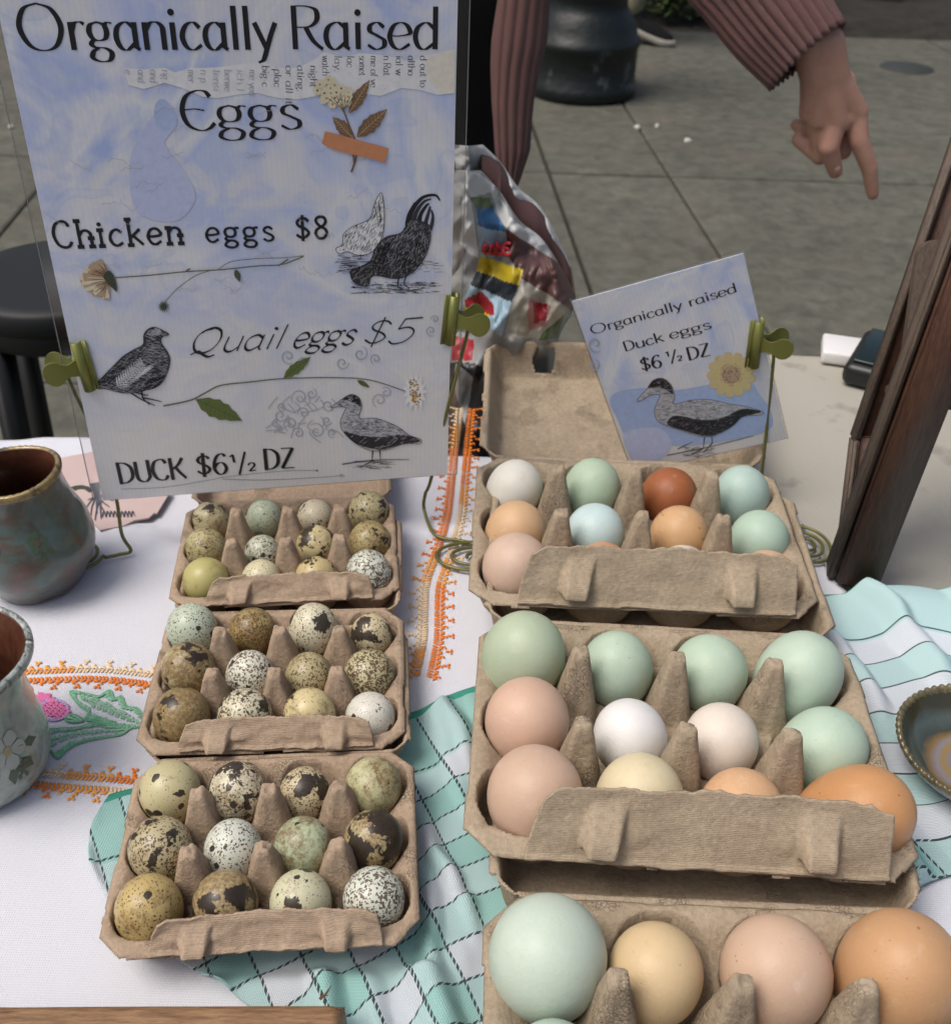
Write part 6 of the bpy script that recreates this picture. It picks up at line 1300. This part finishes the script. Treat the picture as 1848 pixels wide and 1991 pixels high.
# a walker far behind: only a shoe and a trouser leg show
toe = onz(1308, 90, 0); heel = onz(1213, 78, 0); dirn = Vector((toe.x-heel.x, toe.y-heel.y, 0)).normalized(); toe0 = Vector((toe.x, toe.y, 0)); heel0 = toe0-dirn*.30; per = Vector((-dirn.y, dirn.x, 0))
pb = empty('person', heel0); tag(pb, 'person walking far behind the lamp post, black shoe with white stripe and khaki trousers', 'person')
def local(p): return Vector(p)-heel0
wb_ = MB(); hip = heel0+dirn*.12+per*.08; ank = heel0+dirn*.05+Vector((0, 0, .10)); foot2 = heel0+per*.20+dirn*-.18
bod = MB(); c_ = lambda a, b, ra, rb: bod.capsule(local(a), local(b), ra, rb, 14)
up = lambda z: Vector((0, 0, z))
for a_ in (heel0+dirn*.06, foot2+dirn*.06):
    hp = hip+up(.88); kn_ = (a_+up(.1)+hp)/2+dirn*.05; c_(a_+up(.09), kn_, .04, .056); c_(kn_, hp, .058, .085); c_(a_+up(.05), a_+dirn*.14+up(.035), .035, .028)
c_(hip+up(.95), hip+up(1.35), .13, .14); c_(hip+up(1.38)+per*.15, hip+up(1.38)-per*.15, .06, .06); c_(hip+up(1.4), hip+up(1.5), .05, .05); c_(hip+up(1.6), hip+up(1.57), .09, .08)
for s_ in (-1, 1): c_(hip+up(1.38)+per*.19*s_, hip+up(1.1)+per*.23*s_, .045, .036); c_(hip+up(1.1)+per*.23*s_, hip+up(.85)+per*.21*s_+dirn*.08*s_, .034, .026)
V, Fc = remesh(bod, .012, 4); mb = MB(); mb.add(V, Fc); mb.build('body', M_SKIN, pb)
M_KH = plain('khaki_cotton', (.20, .19, .13), .9, .2, 20); mb = MB()
trs = MB()
for a_ in (heel0+dirn*.06, foot2+dirn*.06):
    hp = hip+up(.90); kn_ = (a_+up(.1)+hp)/2+dirn*.05; trs.capsule(local(a_+up(.17)), local(kn_), .062, .075, 16); trs.capsule(local(kn_), local(hp), .075, .11, 16)
trs.capsule(local(hip+up(.92)), local(hip+up(1.0)), .14, .135, 16); V, Fc = remesh(trs, .014, 3); mb.add(V, Fc); mb.build('trousers', M_KH, pb)
mb = MB(); top_ = MB(); top_.capsule(local(hip+up(1.02)), local(hip+up(1.34)), .15, .16, 16); top_.capsule(local(hip+up(1.38)+per*.17), local(hip+up(1.38)-per*.17), .075, .075, 16)
for s_ in (-1, 1): top_.capsule(local(hip+up(1.38)+per*.19*s_), local(hip+up(1.15)+per*.225*s_), .058, .052, 16)
V, Fc = remesh(top_, .014, 3); mb.add(V, Fc); mb.build('shirt', plain('grey_shirt', (.2, .22, .24), .9), pb)
mb = MB(); mb.capsule(local(hip+up(1.62)-dirn*.01), local(hip+up(1.58)-dirn*.03), .098, .088, 18); mb.build('hair', plain('brown_hair', (.05, .03, .02), .7), pb)
M_SOLE = plain('off_white_rubber', (.34, .32, .28), .6)
for a_ in (heel0, foot2):
    X, Y = np.meshgrid(np.linspace(0, 2*pi, 41), np.linspace(0, 1, 12)); ou = lambda k: ((.15+.15*np.cos(X)), .048*np.sin(X)*(1-.15*np.cos(X)))
    l_, w_ = ou(0); hgt = np.where(np.cos(X) < -.2, .085, .052)+.012*np.cos(X); sc_ = np.cos(Y*pi/2)**.45; cxl = .13
    LX = cxl+(l_-cxl)*sc_; WX = w_*sc_; lift = .085 if a_ is heel0 else 0; zz = .028+Y*hgt+lift*np.clip(1-LX/.24, 0, 1)
    gx = (a_-heel0).x+dirn.x*LX+per.x*WX; gy = (a_-heel0).y+dirn.y*LX+per.y*WX
    grid('shoe', gx, gy, zz, M_BLACKC, pb)
    mb = MB(); ring = []; n_ = 40
    for z_, k_ in ((.0, .97), (.006, 1.03), (.026, 1.04), (.030, .98)): ring.append([((a_-heel0)+dirn*(.15+.155*k_*cos(2*pi*i/n_))+per*(.051*k_*sin(2*pi*i/n_)*(1-.15*cos(2*pi*i/n_))))+up(z_+lift*max(0, min(1, 1-(.15+.155*k_*cos(2*pi*i/n_))/.24))) for i in range(n_)])
    V = sum(ring, []); mb.add(V, [(r*n_+i, r*n_+(i+1) % n_, (r+1)*n_+(i+1) % n_, (r+1)*n_+i) for r in range(3) for i in range(n_)]+[tuple(range(n_))[::-1], tuple(range(3*n_, 4*n_))]); mb.build('sole', M_SOLE, pb)
